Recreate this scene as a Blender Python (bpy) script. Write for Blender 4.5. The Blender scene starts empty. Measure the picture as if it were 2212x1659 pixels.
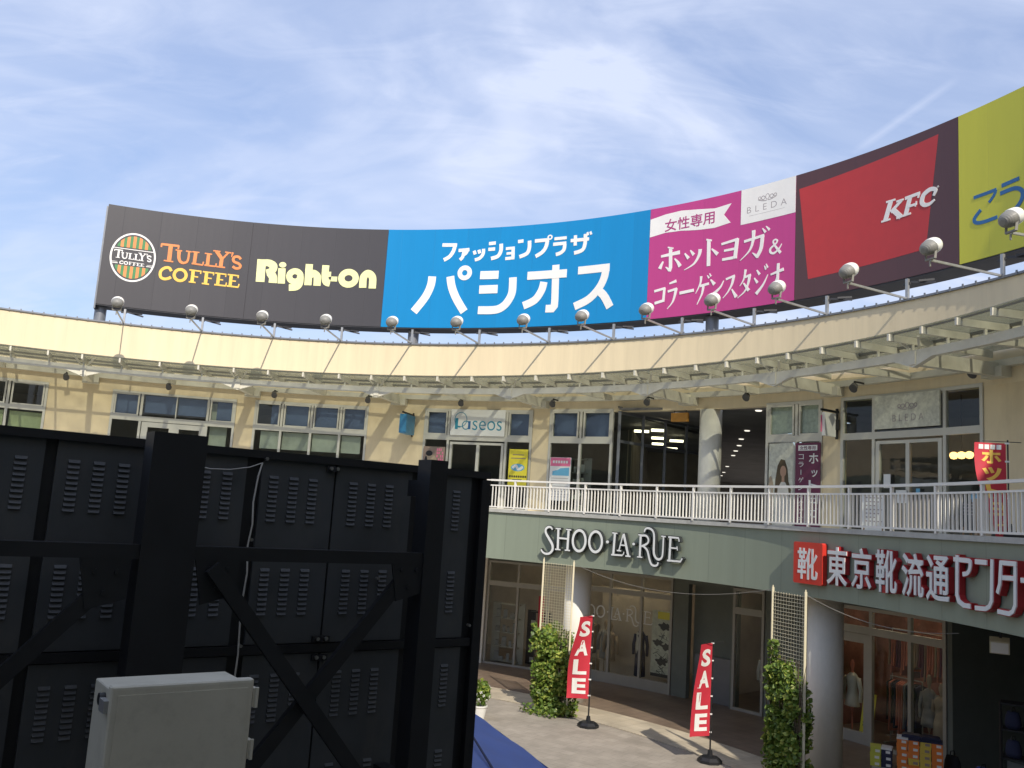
import bpy, bmesh, math, random
from mathutils import Vector, Matrix, noise
random.seed(7)
R_=math.radians
scene=bpy.context.scene
COL=scene.collection
# ------------------------------------------------------------------ camera
H0=5.2                                   # height of the upper walkway kerb above the plaza
cam_d=bpy.data.cameras.new('camera'); cam=bpy.data.objects.new('camera',cam_d); COL.objects.link(cam)
cam_d.sensor_fit='HORIZONTAL'; cam_d.sensor_width=36; cam_d.lens=1929.39/2212*36
cam_d.clip_start=0.1; cam_d.clip_end=3000
_r=Vector((0.99793748,-0.00927311,0.06352011)); _u=Vector((-0.06419342,-0.14415778,0.98747037)); _f=Vector((0,0.98951126,0.14445573))
M=Matrix((( _r.x,_u.x,-_f.x,0),(_r.y,_u.y,-_f.y,0),(_r.z,_u.z,-_f.z,H0-0.1222),(0,0,0,1)))
cam.matrix_world=M
scene.camera=cam
# ------------------------------------------------------------------ sun and sky
SUN_EL=41.0; SUN_AZ=163.5                # azimuth clockwise from +Y, behind the camera to the right
sd=bpy.data.lights.new('sun','SUN'); sd.energy=2.7; sd.angle=R_(0.53); sd.color=(1.0,0.92,0.80)
so=bpy.data.objects.new('sun',sd); COL.objects.link(so)
tosun=Vector((math.sin(R_(SUN_AZ))*math.cos(R_(SUN_EL)),math.cos(R_(SUN_AZ))*math.cos(R_(SUN_EL)),math.sin(R_(SUN_EL))))
so.rotation_euler=tosun.to_track_quat('Z','Y').to_euler(); so.location=tosun*80
scene.view_settings.view_transform='Standard'; scene.view_settings.look='None'
scene.view_settings.exposure=0.76; scene.view_settings.gamma=1.0
world=bpy.data.worlds.new('World'); scene.world=world; world.use_nodes=True
def build_world():
    nt=world.node_tree; N=nt.nodes; K=nt.links; N.clear()
    out=N.new('ShaderNodeOutputWorld'); bg=N.new('ShaderNodeBackground'); bg.inputs['Strength'].default_value=0.15
    K.new(bg.outputs[0],out.inputs[0])
    sky=N.new('ShaderNodeTexSky'); sky.sky_type='NISHITA'; sky.sun_disc=False
    sky.sun_elevation=R_(SUN_EL); sky.sun_rotation=R_(SUN_AZ); sky.air_density=1.0; sky.dust_density=0.6; sky.ozone_density=1.6
    tc=N.new('ShaderNodeTexCoord'); sep=N.new('ShaderNodeSeparateXYZ'); K.new(tc.outputs['Generated'],sep.inputs[0])
    def m(op,a,b=None,c=None,clamp=False):
        n=N.new('ShaderNodeMath'); n.operation=op; n.use_clamp=clamp
        for i,v in enumerate((a,b,c)):
            if v is None: continue
            if isinstance(v,(int,float)): n.inputs[i].default_value=v
            else: K.new(v,n.inputs[i])
        return n.outputs[0]
    def ramp(v,pts):
        n=N.new('ShaderNodeValToRGB'); n.color_ramp.interpolation='EASE'
        el=n.color_ramp.elements
        el[0].position,el[1].position=pts[0][0],pts[-1][0]
        el[0].color=(pts[0][1],)*3+(1,); el[1].color=(pts[-1][1],)*3+(1,)
        for p,c in pts[1:-1]:
            e=el.new(p); e.color=(c,c,c,1)
        K.new(v,n.inputs[0]); return n.outputs[0]
    zz=m('ADD',m('MAXIMUM',sep.outputs[2],0.0),0.40)
    px=m('DIVIDE',sep.outputs[0],zz); py=m('DIVIDE',sep.outputs[1],zz)
    def nz(rot,sx,sy,scale,det,rough,dist,ox=0):
        c=N.new('ShaderNodeCombineXYZ'); K.new(px,c.inputs[0]); K.new(py,c.inputs[1]); c.inputs[2].default_value=ox
        mp=N.new('ShaderNodeMapping'); mp.inputs['Rotation'].default_value=(0,0,R_(rot)); mp.inputs['Scale'].default_value=(sx,sy,1)
        K.new(c.outputs[0],mp.inputs[0])
        t=N.new('ShaderNodeTexNoise'); t.inputs['Scale'].default_value=scale; t.inputs['Detail'].default_value=det
        t.inputs['Roughness'].default_value=rough; t.inputs['Distortion'].default_value=dist
        K.new(mp.outputs[0],t.inputs['Vector']); return t.outputs[0]
    big=nz(24,0.85,1.15,1.75,4,0.5,0.6,SKY_SEED)
    mid=nz(-16,0.85,1.3,2.3,9,0.52,0.9,7.7)
    fine=nz(28,0.9,2.6,5.2,9,0.58,1.2,1.3)
    c1=ramp(big,[(0.30,0.10),(0.46,0.6),(0.60,1.0)])
    c2=ramp(mid,[(0.34,0.0),(0.50,0.42),(0.68,1.0)])
    c3=ramp(fine,[(0.38,0.0),(0.70,1.0)])
    dens=m('MULTIPLY',c1,m('ADD',m('MULTIPLY',c2,0.88),m('MULTIPLY',c3,0.26)))
    # the cirrus veil thickens toward the east, right of this view, and overhead
    east=m('MULTIPLY',m('ADD',sep.outputs[0],0.05,None,True),0.30)
    hi=m('MULTIPLY',m('SUBTRACT',sep.outputs[2],0.30,None,True),0.35)
    dens=m('ADD',m('ADD',m('ADD',m('MULTIPLY',dens,0.95),0.10),m('MULTIPLY',east,m('ADD',0.45,c2))),m('MULTIPLY',hi,m('ADD',0.4,c1)),None,True)
    # a contrail: a thin bright streak along a great circle
    A=Vector((-0.0,0,0))
    a=Vector(CONTRAIL[0]).normalized(); b=Vector(CONTRAIL[1]).normalized(); nrm=a.cross(b).normalized(); mid_d=(a+b).normalized()
    def dot(v):
        n=N.new('ShaderNodeVectorMath'); n.operation='DOT_PRODUCT'; K.new(tc.outputs['Generated'],n.inputs[0]); n.inputs[1].default_value=v; return n.outputs['Value']
    d=m('ABSOLUTE',dot(nrm)); tr=m('SUBTRACT',1.0,m('DIVIDE',d,0.0055),None,True)
    along=m('ABSOLUTE',dot((b-a).normalized()-mid_d*((b-a).normalized().dot(mid_d))))
    half=(b-a).length*0.5
    fade=m('SUBTRACT',1.0,m('POWER',m('DIVIDE',along,half),3.0),None,True)
    front=m('GREATER_THAN',dot(mid_d),0.9)
    tr=m('MULTIPLY',m('MULTIPLY',tr,fade),m('MULTIPLY',front,0.22))
    dens=m('ADD',m('MULTIPLY',dens,0.86),tr,None,True)
    mx=N.new('ShaderNodeMix'); mx.data_type='RGBA'
    K.new(dens,mx.inputs[0])
    hs=N.new('ShaderNodeHueSaturation'); hs.inputs['Saturation'].default_value=SKY_SAT; hs.inputs['Value'].default_value=SKY_VAL
    K.new(sky.outputs[0],hs.inputs['Color'])
    hz=m('ADD',m('MULTIPLY',sep.outputs[2],0.95),0.50,None,True)
    tn=N.new('ShaderNodeVectorMath'); tn.operation='MULTIPLY'; K.new(hs.outputs[0],tn.inputs[0]); tn.inputs[1].default_value=SKY_TINT
    sc=N.new('ShaderNodeVectorMath'); sc.operation='SCALE'; K.new(tn.outputs[0],sc.inputs[0]); K.new(hz,sc.inputs['Scale']); K.new(sc.outputs[0],mx.inputs[6])
    mx.inputs[7].default_value=CLOUD
    K.new(mx.outputs[2],bg.inputs['Color'])
CONTRAIL=((0.328,0.863,0.383),(0.409,0.799,0.441))
SKY_SAT=1.0; SKY_VAL=0.86; SKY_TINT=(1.06,0.98,1.02); CLOUD=(3.15,3.45,4.25,1); SKY_SEED=3.1
build_world()
# ------------------------------------------------------------------ materials
def newmat(name):
    m=bpy.data.materials.new(name); m.use_nodes=True; return m,m.node_tree.nodes,m.node_tree.links,m.node_tree.nodes['Principled BSDF']
def mat(name,col,rough=0.6,metal=0.0,var=0.08,scale=3.0,bump=0.0,bscale=40,spec=0.5,stain=None,coat=0.0):
    """painted / plain surface with gentle unevenness in colour and gloss"""
    m,N,K,b=newmat(name)
    tc=N.new('ShaderNodeTexCoord')
    n=N.new('ShaderNodeTexNoise'); n.inputs['Scale'].default_value=scale; n.inputs['Detail'].default_value=6; n.inputs['Roughness'].default_value=0.6
    K.new(tc.outputs['Object'],n.inputs['Vector'])
    mp=N.new('ShaderNodeMapRange'); mp.inputs[1].default_value=0.3; mp.inputs[2].default_value=0.7; mp.inputs[3].default_value=1-var; mp.inputs[4].default_value=1+var
    K.new(n.outputs[0],mp.inputs[0])
    mul=N.new('ShaderNodeVectorMath'); mul.operation='SCALE'; mul.inputs[0].default_value=col[:3]; K.new(mp.outputs[0],mul.inputs['Scale'])
    src=mul.outputs[0]
    if stain:
        n2=N.new('ShaderNodeTexNoise'); n2.inputs['Scale'].default_value=stain[1]; n2.inputs['Detail'].default_value=8; n2.inputs['Roughness'].default_value=0.7
        mpp=N.new('ShaderNodeMapping'); mpp.inputs['Scale'].default_value=stain[3] if len(stain)>3 else (1,1,1)
        K.new(tc.outputs['Object'],mpp.inputs[0]); K.new(mpp.outputs[0],n2.inputs['Vector'])
        r=N.new('ShaderNodeMapRange'); r.inputs[1].default_value=0.5; r.inputs[2].default_value=0.75; r.inputs[3].default_value=0; r.inputs[4].default_value=stain[2]
        K.new(n2.outputs[0],r.inputs[0])
        mx=N.new('ShaderNodeMix'); mx.data_type='RGBA'; K.new(r.outputs[0],mx.inputs[0]); K.new(src,mx.inputs[6]); mx.inputs[7].default_value=tuple(stain[0])+(1,)
        src=mx.outputs[2]
    K.new(src,b.inputs['Base Color'])
    r2=N.new('ShaderNodeMapRange'); r2.inputs[3].default_value=max(0.02,rough-0.08); r2.inputs[4].default_value=min(1,rough+0.08); K.new(n.outputs[0],r2.inputs[0]); K.new(r2.outputs[0],b.inputs['Roughness'])
    b.inputs['Metallic'].default_value=metal; b.inputs['Specular IOR Level'].default_value=spec
    if coat: b.inputs['Coat Weight'].default_value=coat
    if bump:
        bn=N.new('ShaderNodeTexNoise'); bn.inputs['Scale'].default_value=bscale; bn.inputs['Detail'].default_value=4; K.new(tc.outputs['Object'],bn.inputs['Vector'])
        bp=N.new('ShaderNodeBump'); bp.inputs['Strength'].default_value=bump; bp.inputs['Distance'].default_value=0.01
        K.new(bn.outputs[0],bp.inputs['Height']); K.new(bp.outputs[0],b.inputs['Normal'])
    return m
def panel_mat(name,col,jx,jz,joint=0.75,rough=0.6,var=0.05,jw=0.02,offx=0.0,offz=0.0,streak=0.10):
    """sheet cladding: joints every jx (along the wall) and jz (up), tone shifts from sheet to sheet, faint rain streaks; uses UV = metres"""
    m,N,K,b=newmat(name)
    uv=N.new('ShaderNodeUVMap'); uv.uv_map='UVMap'
    br=N.new('ShaderNodeTexBrick'); br.offset=0.0; br.inputs['Scale'].default_value=1; br.inputs['Brick Width'].default_value=jx; br.inputs['Row Height'].default_value=jz
    br.inputs['Mortar Size'].default_value=jw; br.inputs['Mortar Smooth'].default_value=0.4; br.inputs['Bias'].default_value=0
    c=Vector(col[:3])
    br.inputs['Color1'].default_value=tuple(c*(1-var))+(1,); br.inputs['Color2'].default_value=tuple(c*(1+var))+(1,); br.inputs['Mortar'].default_value=tuple(c*joint)+(1,)
    mp=N.new('ShaderNodeMapping'); mp.inputs['Location'].default_value=(offx,offz,0); K.new(uv.outputs[0],mp.inputs[0]); K.new(mp.outputs[0],br.inputs['Vector'])
    ms=N.new('ShaderNodeMapping'); ms.inputs['Scale'].default_value=(2.2,0.16,1); K.new(uv.outputs[0],ms.inputs[0])
    n=N.new('ShaderNodeTexNoise'); n.inputs['Scale'].default_value=1.5; n.inputs['Detail'].default_value=7; n.inputs['Roughness'].default_value=0.65; K.new(ms.outputs[0],n.inputs['Vector'])
    r=N.new('ShaderNodeMapRange'); r.inputs[1].default_value=0.35; r.inputs[2].default_value=0.75; r.inputs[3].default_value=1.0; r.inputs[4].default_value=1-streak*2
    K.new(n.outputs[0],r.inputs[0])
    s=N.new('ShaderNodeVectorMath'); s.operation='SCALE'; K.new(br.outputs['Color'],s.inputs[0]); K.new(r.outputs[0],s.inputs['Scale'])
    K.new(s.outputs[0],b.inputs['Base Color']); b.inputs['Roughness'].default_value=rough
    bp=N.new('ShaderNodeBump'); bp.inputs['Strength'].default_value=0.3; bp.inputs['Distance'].default_value=0.01; bp.invert=True
    K.new(br.outputs['Fac'],bp.inputs['Height']); K.new(bp.outputs[0],b.inputs['Normal'])
    return m
def glass_mat(name,tint=(0.86,0.9,0.88),ior=1.5,dirt=0.0,dirtcol=(0.5,0.5,0.45)):
    m,N,K,b=newmat(name); N.remove(b); out=N['Material Output']
    t=N.new('ShaderNodeBsdfTransparent'); t.inputs[0].default_value=tuple(tint)+(1,)
    g=N.new('ShaderNodeBsdfGlossy'); g.inputs['Roughness'].default_value=0.015
    f=N.new('ShaderNodeFresnel'); f.inputs['IOR'].default_value=ior
    tc=N.new('ShaderNodeTexCoord'); n=N.new('ShaderNodeTexNoise'); n.inputs['Scale'].default_value=0.7; K.new(tc.outputs['Object'],n.inputs['Vector'])
    bp=N.new('ShaderNodeBump'); bp.inputs['Strength'].default_value=0.05; bp.inputs['Distance'].default_value=0.05; K.new(n.outputs[0],bp.inputs['Height']); K.new(bp.outputs[0],g.inputs['Normal'])
    ge=N.new('ShaderNodeNewGeometry'); inv=N.new('ShaderNodeMath'); inv.operation='SUBTRACT'; inv.inputs[0].default_value=1.0; K.new(ge.outputs['Backfacing'],inv.inputs[1])
    fm=N.new('ShaderNodeMath'); fm.operation='MULTIPLY'; K.new(f.outputs[0],fm.inputs[0]); K.new(inv.outputs[0],fm.inputs[1])   # the far face of a pane only transmits
    mx=N.new('ShaderNodeMixShader'); K.new(fm.outputs[0],mx.inputs[0]); K.new(t.outputs[0],mx.inputs[1]); K.new(g.outputs[0],mx.inputs[2])
    last=mx
    if dirt:
        d=N.new('ShaderNodeBsdfDiffuse'); d.inputs[0].default_value=tuple(dirtcol)+(1,)
        tl=N.new('ShaderNodeBsdfTranslucent'); tl.inputs[0].default_value=tuple(dirtcol)+(1,)
        ad=N.new('ShaderNodeMixShader'); ad.inputs[0].default_value=0.5; K.new(d.outputs[0],ad.inputs[1]); K.new(tl.outputs[0],ad.inputs[2])
        n2=N.new('ShaderNodeTexNoise'); n2.inputs['Scale'].default_value=2.0; n2.inputs['Detail'].default_value=6; K.new(tc.outputs['Object'],n2.inputs['Vector'])
        r=N.new('ShaderNodeMapRange'); r.inputs[1].default_value=0.3; r.inputs[2].default_value=0.7; r.inputs[3].default_value=dirt*0.7; r.inputs[4].default_value=dirt*1.3; K.new(n2.outputs[0],r.inputs[0])
        m2=N.new('ShaderNodeMixShader'); K.new(r.outputs[0],m2.inputs[0]); K.new(mx.outputs[0],m2.inputs[1]); K.new(ad.outputs[0],m2.inputs[2]); last=m2
    K.new(last.outputs[0],out.inputs['Surface']); return m
def emit_mat(name,col,st):
    m,N,K,b=newmat(name); b.inputs['Base Color'].default_value=tuple(col)+(1,); b.inputs['Emission Color'].default_value=tuple(col)+(1,); b.inputs['Emission Strength'].default_value=st; return m
def ground_mat():
    m,N,K,b=newmat('paving'); tc=N.new('ShaderNodeTexCoord')
    br=N.new('ShaderNodeTexBrick'); br.inputs['Scale'].default_value=1; br.inputs['Brick Width'].default_value=0.30; br.inputs['Row Height'].default_value=0.30; br.inputs['Mortar Size'].default_value=0.006; br.offset=0.5
    br.inputs['Color1'].default_value=(0.30,0.265,0.215,1); br.inputs['Color2'].default_value=(0.345,0.305,0.25,1); br.inputs['Mortar'].default_value=(0.25,0.22,0.18,1)
    mp=N.new('ShaderNodeMapping'); mp.inputs['Rotation'].default_value=(0,0,R_(38)); K.new(tc.outputs['Object'],mp.inputs[0]); K.new(mp.outputs[0],br.inputs['Vector'])
    n=N.new('ShaderNodeTexNoise'); n.inputs['Scale'].default_value=0.9; n.inputs['Detail'].default_value=9; n.inputs['Roughness'].default_value=0.68; K.new(tc.outputs['Object'],n.inputs['Vector'])
    r=N.new('ShaderNodeMapRange'); r.inputs[1].default_value=0.3; r.inputs[2].default_value=0.72; r.inputs[3].default_value=0.70; r.inputs[4].default_value=1.15; K.new(n.outputs[0],r.inputs[0])
    s=N.new('ShaderNodeVectorMath'); s.operation='SCALE'; K.new(br.outputs[0],s.inputs[0]); K.new(r.outputs[0],s.inputs['Scale']); K.new(s.outputs[0],b.inputs['Base Color'])
    b.inputs['Roughness'].default_value=0.85
    bp=N.new('ShaderNodeBump'); bp.inputs['Strength'].default_value=0.4; bp.inputs['Distance'].default_value=0.008; K.new(n.outputs[0],bp.inputs['Height']); K.new(bp.outputs[0],b.inputs['Normal'])
    return m
def tile_mat(name,c1,c2,mort,w,rough):
    m,N,K,b=newmat(name); uv=N.new('ShaderNodeUVMap'); uv.uv_map='UVMap'
    br=N.new('ShaderNodeTexBrick'); br.offset=0.0; br.inputs['Scale'].default_value=1; br.inputs['Brick Width'].default_value=w; br.inputs['Row Height'].default_value=w; br.inputs['Mortar Size'].default_value=0.006
    br.inputs['Color1'].default_value=tuple(c1)+(1,); br.inputs['Color2'].default_value=tuple(c2)+(1,); br.inputs['Mortar'].default_value=tuple(mort)+(1,); K.new(uv.outputs[0],br.inputs['Vector'])
    n=N.new('ShaderNodeTexNoise'); n.inputs['Scale'].default_value=1.3; n.inputs['Detail'].default_value=7; K.new(uv.outputs[0],n.inputs['Vector'])
    r=N.new('ShaderNodeMapRange'); r.inputs[1].default_value=0.3; r.inputs[2].default_value=0.7; r.inputs[3].default_value=0.78; r.inputs[4].default_value=1.15; K.new(n.outputs[0],r.inputs[0])
    s=N.new('ShaderNodeVectorMath'); s.operation='SCALE'; K.new(br.outputs[0],s.inputs[0]); K.new(r.outputs[0],s.inputs['Scale']); K.new(s.outputs[0],b.inputs['Base Color'])
    b.inputs['Roughness'].default_value=rough; return m
def leaf_mat():
    m,N,K,b=newmat('ivy leaf'); g=N.new('ShaderNodeObjectInfo'); at=N.new('ShaderNodeAttribute'); at.attribute_name='tone'; 
    rp=N.new('ShaderNodeValToRGB'); e=rp.color_ramp.elements; e[0].color=(0.045,0.090,0.016,1); e[1].color=(0.46,0.50,0.10,1); x=e.new(0.5); x.color=(0.16,0.25,0.042,1); x=e.new(0.93); x.color=(0.44,0.48,0.10,1); e[-1].color=(0.34,0.22,0.07,1)
    K.new(at.outputs['Fac'],rp.inputs[0]); K.new(rp.outputs[0],b.inputs['Base Color']); b.inputs['Roughness'].default_value=0.45
    tr=N.new('ShaderNodeBsdfTranslucent'); K.new(rp.outputs[0],tr.inputs[0]); mx=N.new('ShaderNodeMixShader'); mx.inputs[0].default_value=0.3
    K.new(b.outputs[0],mx.inputs[1]); K.new(tr.outputs[0],mx.inputs[2]); K.new(mx.outputs[0],N['Material Output'].inputs[0]); return m
MT={}
SHOP_LAMP=6.5
def mk():
    MT['cream']=panel_mat('cream cladding',(0.80,0.67,0.44),1.32,30,0.945,0.55,0.012,0.008,streak=0.065)
    MT['cream_wall']=mat('cream render',(0.78,0.645,0.41),0.8,var=0.05,scale=1.2,bump=0.15,stain=((0.42,0.31,0.17),1.1,0.32,(1,1,0.22)))
    MT['white_al']=mat('off-white aluminium',(0.60,0.58,0.50),0.42,var=0.05)
    MT['grey_al']=mat('grey aluminium',(0.38,0.37,0.33),0.4,0.2,var=0.06)
    MT['steel_paint']=mat('cream painted steel',(0.64,0.61,0.50),0.5,var=0.07,scale=1.5,stain=((0.30,0.26,0.18),2.5,0.3))
    MT['steel_dark']=mat('shadow grey steel',(0.22,0.21,0.18),0.5,var=0.1)
    MT['cap']=mat('grey metal coping',(0.22,0.23,0.25),0.45,0.4,var=0.08)
    MT['glass']=glass_mat('window glass')
    MT['glass_gf']=glass_mat('shop glass',(0.93,0.95,0.93),1.36)
    MT['canopy_glass']=glass_mat('weathered canopy glass',(0.80,0.82,0.77),1.5,0.36,(0.29,0.30,0.25))
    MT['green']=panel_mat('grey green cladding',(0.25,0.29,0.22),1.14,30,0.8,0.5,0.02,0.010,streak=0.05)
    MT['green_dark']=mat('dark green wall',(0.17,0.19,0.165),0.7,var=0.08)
    MT['conc']=mat('pale concrete edge',(0.46,0.46,0.42),0.8,var=0.1,scale=5,stain=((0.2,0.19,0.16),3,0.4))
    MT['soffit']=mat('soffit board',(0.62,0.58,0.49),0.8,var=0.06)
    MT['column']=mat('beige column paint',(0.76,0.74,0.66),0.6,var=0.04,scale=2,stain=((0.36,0.33,0.25),1.2,0.3,(1,1,0.3)))
    MT['rail']=mat('white railing paint',(0.82,0.80,0.73),0.4,var=0.05)
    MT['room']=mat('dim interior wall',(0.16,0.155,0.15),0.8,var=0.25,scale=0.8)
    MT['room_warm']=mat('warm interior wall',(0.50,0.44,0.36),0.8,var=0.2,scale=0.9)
    MT['room_red']=mat('red interior wall',(0.27,0.12,0.09),0.7,var=0.6,scale=1.1)
    MT['room_floor']=mat('interior floor',(0.20,0.17,0.14),0.4,var=0.1)
    MT['blind_and_reflection']=mat('blue roller blind',(0.135,0.175,0.32),0.8,var=0.08,scale=1.5)  # blue also paints the sky reflected in the upper panes
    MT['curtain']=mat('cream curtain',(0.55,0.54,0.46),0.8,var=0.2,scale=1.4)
    MT['curtain_y']=mat('pale lime drape',(0.55,0.56,0.33),0.8,var=0.12)
    MT['spot']=mat('dark grey lamp body',(0.07,0.068,0.065),0.5)
    MT['black']=mat('black powder coat',(0.009,0.010,0.012),0.5,var=0.2,scale=6,bump=0.05,bscale=200)
    MT['charcoal']=mat('charcoal sheet steel',(0.058,0.064,0.068),0.5,var=0.12,scale=5,bump=0.04,bscale=250,stain=((0.12,0.115,0.105),5,0.35,(1,1,0.35)))
    MT['bolt']=mat('worn bolt',(0.35,0.34,0.32),0.35,0.8)
    MT['cable_w']=mat('grey white cable',(0.55,0.54,0.50),0.5)
    MT['box']=mat('grey green plastic box',(0.50,0.48,0.39),0.5,var=0.06,scale=5,stain=((0.26,0.25,0.2),12,0.35),bump=0.04,bscale=160)
    MT['blue_tent']=mat('blue tent fabric',(0.080,0.145,0.40),0.65,var=0.10,scale=2.2,bump=0.3,bscale=3)
    MT['tent_frame']=mat('white tent frame',(0.7,0.7,0.7),0.4)
    MT['lamp_grey']=mat('ribbed lamp housing',(0.23,0.225,0.205),0.5,var=0.03,scale=3)
    MT['lamp_white']=mat('lamp lens',(0.86,0.85,0.80),0.2,var=0.04,coat=0.5)
    MT['galv']=mat('galvanised arm',(0.42,0.42,0.41),0.4,0.6,var=0.1,scale=8)
    MT['b_dark']=panel_mat('dark billboard sheet',(0.062,0.058,0.062),1.33,30,0.78,0.42,0.04,0.010,streak=0.03)
    MT['b_blue']=panel_mat('blue billboard sheet',(0.0,0.235,0.54),1.33,30,0.9,0.36,0.03,0.010,streak=0.03)
    MT['b_mag']=panel_mat('magenta billboard sheet',(0.52,0.052,0.235),1.33,30,0.9,0.36,0.03,0.010,streak=0.03)
    MT['b_maroon']=panel_mat('maroon billboard sheet',(0.095,0.040,0.042),1.33,30,0.9,0.36,0.03,0.010,streak=0.03)
    MT['b_red']=mat('red print',(0.50,0.035,0.035),0.4,var=0.04)
    MT['b_yel']=panel_mat('lime yellow billboard sheet',(0.66,0.63,0.05),1.33,30,0.92,0.36,0.03,0.010,streak=0.03)
    MT['b_case']=mat('dark billboard casing',(0.05,0.05,0.055),0.6)
    MT['p_white']=mat('white print',(0.84,0.82,0.78),0.45,var=0.03)
    MT['p_grey']=mat('grey print',(0.34,0.30,0.30),0.5)
    MT['p_orange']=mat('orange print',(0.80,0.27,0.085),0.45)
    MT['p_yellow']=mat('yellow print',(0.90,0.56,0.10),0.45)
    MT['p_lime']=mat('pale lime print',(0.83,0.83,0.42),0.45)
    MT['p_green']=mat('green print',(0.07,0.24,0.085),0.45)
    MT['p_navy']=mat('blue print',(0.03,0.15,0.36),0.45)
    MT['p_mag']=mat('magenta print',(0.40,0.05,0.19),0.45)
    MT['p_teal']=mat('teal print',(0.03,0.27,0.38),0.45)
    MT['p_brown']=mat('warm brown print',(0.30,0.22,0.17),0.5)
    MT['p_black']=mat('black print',(0.03,0.03,0.03),0.5)
    MT['p_red']=mat('red banner fabric',(0.52,0.028,0.048),0.7,var=0.06,scale=6)
    MT['p_purple']=mat('plum print',(0.13,0.018,0.060),0.5)
    MT['p_pink']=mat('pink print',(0.80,0.18,0.32),0.5)
    MT['p_sky']=mat('sky print',(0.15,0.45,0.66),0.5)
    MT['p_ylw']=mat('bright yellow print',(0.84,0.72,0.05),0.5)
    MT['sign_panel']=mat('white sign panel',(0.80,0.80,0.76),0.4,var=0.03)
    MT['sign_pale']=mat('pale patterned panel',(0.60,0.60,0.50),0.5,var=0.22,scale=9)
    MT['ch_face']=mat('letter face',(0.74,0.76,0.74),0.35,var=0.03)
    MT['ch_ret']=mat('letter return',(0.03,0.035,0.035),0.5)
    MT['red_ret']=mat('red letter return',(0.36,0.018,0.022),0.4)
    MT['red_box']=mat('red sign box',(0.62,0.042,0.028),0.35,var=0.05)
    MT['pole_b']=mat('black pole',(0.02,0.02,0.02),0.4)
    MT['pole_w']=mat('white pole',(0.75,0.74,0.70),0.4)
    MT['trellis']=mat('cream trellis steel',(0.66,0.60,0.42),0.5,var=0.08)
    MT['wood']=mat('weathered wood',(0.30,0.20,0.11),0.7,var=0.2,scale=4)
    MT['stem']=mat('vine stem',(0.10,0.075,0.045),0.9)
    MT['leaf']=leaf_mat()
    MT['skin']=mat('skin',(0.45,0.27,0.18),0.6,var=0.05)
    MT['hair']=mat('black hair',(0.015,0.013,0.012),0.5)
    MT['navy']=mat('navy cloth',(0.020,0.025,0.060),0.9,var=0.1)
    MT['beige_cloth']=mat('beige cloth',(0.42,0.33,0.23),0.9,var=0.1)
    MT['grey_cloth']=mat('grey cloth',(0.28,0.28,0.27),0.9,var=0.15)
    MT['rose_cloth']=mat('rust cloth',(0.60,0.20,0.13),0.9,var=0.15)
    MT['black_cloth']=mat('black cloth',(0.018,0.018,0.02),0.9)
    MT['white_cloth']=mat('white cloth',(0.62,0.60,0.54),0.9,var=0.08)
    MT['blue_cloth']=mat('bright blue cloth',(0.05,0.12,0.45),0.8)
    MT['card_or']=mat('orange card',(0.78,0.21,0.03),0.6,var=0.06,scale=9)
    MT['card_ye']=mat('yellow card',(0.70,0.50,0.07),0.6,var=0.06,scale=9)
    MT['card_li']=mat('lime card',(0.55,0.55,0.07),0.6,var=0.06,scale=9)
    MT['card_nv']=mat('navy card',(0.018,0.02,0.05),0.6,var=0.1)
    MT['card_wh']=mat('white card',(0.70,0.68,0.62),0.6)
    MT['blue_sign']=mat('blue bracket sign',(0.05,0.24,0.42),0.4,var=0.2,scale=4)
    MT['amber']=mat('amber sign',(0.55,0.26,0.04),0.5,var=0.15,scale=5)
    MT['shoplamp']=emit_mat('lit shop lamp',(1.0,0.84,0.62),SHOP_LAMP)
    MT['lampglow']=emit_mat('lit lamp',(1.0,0.86,0.62),6.0)
    MT['lampwarm']=emit_mat('warm lit lamp',(1.0,0.55,0.18),2.4)
    MT['lampdim']=emit_mat('dim lit lamp',(0.95,0.90,0.78),0.8)
    MT['lamptube']=emit_mat('yellowish lit tube',(1.0,0.88,0.60),3.0)
    MT['paving']=ground_mat()
    MT['strip']=tile_mat('pale kerb tiles',(0.42,0.36,0.265),(0.47,0.41,0.305),(0.30,0.26,0.2),0.40,0.8)
    MT['arcade']=tile_mat('brown arcade tiles',(0.19,0.14,0.105),(0.22,0.165,0.12),(0.10,0.075,0.06),0.30,0.42)
    MT['roof']=mat('roof membrane',(0.25,0.25,0.25),0.9)
mk()
# ------------------------------------------------------------------ helpers
CX,CY=-8.5641,12.6257                    # centre of the curved arcade
def P(th,R,z): a=R_(th); return Vector((CX+R*math.sin(a),CY+R*math.cos(a),H0+z))
def tag(o,label=None,cat=None,group=None,kind=None):
    if label: o['label']=label
    if cat: o['category']=cat
    if group: o['group']=group
    if kind: o['kind']=kind
    return o
def thing(name,label,cat,loc=(0,0,0),rz=0.0,group=None):
    o=bpy.data.objects.new(name,None); o.empty_display_size=0.2; COL.objects.link(o); o.location=loc; o.rotation_euler=(0,0,rz)
    return tag(o,label,cat,group)
def obj(name,bm,m,parent=None,local=False,smooth=False):
    """one mesh object; geometry is in world coordinates unless local"""
    bmesh.ops.recalc_face_normals(bm,faces=bm.faces[:])
    me=bpy.data.meshes.new(name); bm.to_mesh(me); bm.free()
    ms=m if isinstance(m,(list,tuple)) else [m]
    for x in ms: me.materials.append(MT[x])
    if smooth:
        me.polygons.foreach_set('use_smooth',[True]*len(me.polygons))
    o=bpy.data.objects.new(name,me); COL.objects.link(o)
    if parent is not None:
        o.parent=parent
        if not local:
            root=parent; mw=Matrix.Identity(4); chain=[]
            while root is not None: chain.append(root); root=root.parent
            for c in reversed(chain): mw=mw@c.matrix_parent_inverse@Matrix.LocRotScale(c.location,c.rotation_euler,c.scale)
            o.matrix_parent_inverse=mw.inverted()
    return o
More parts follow.
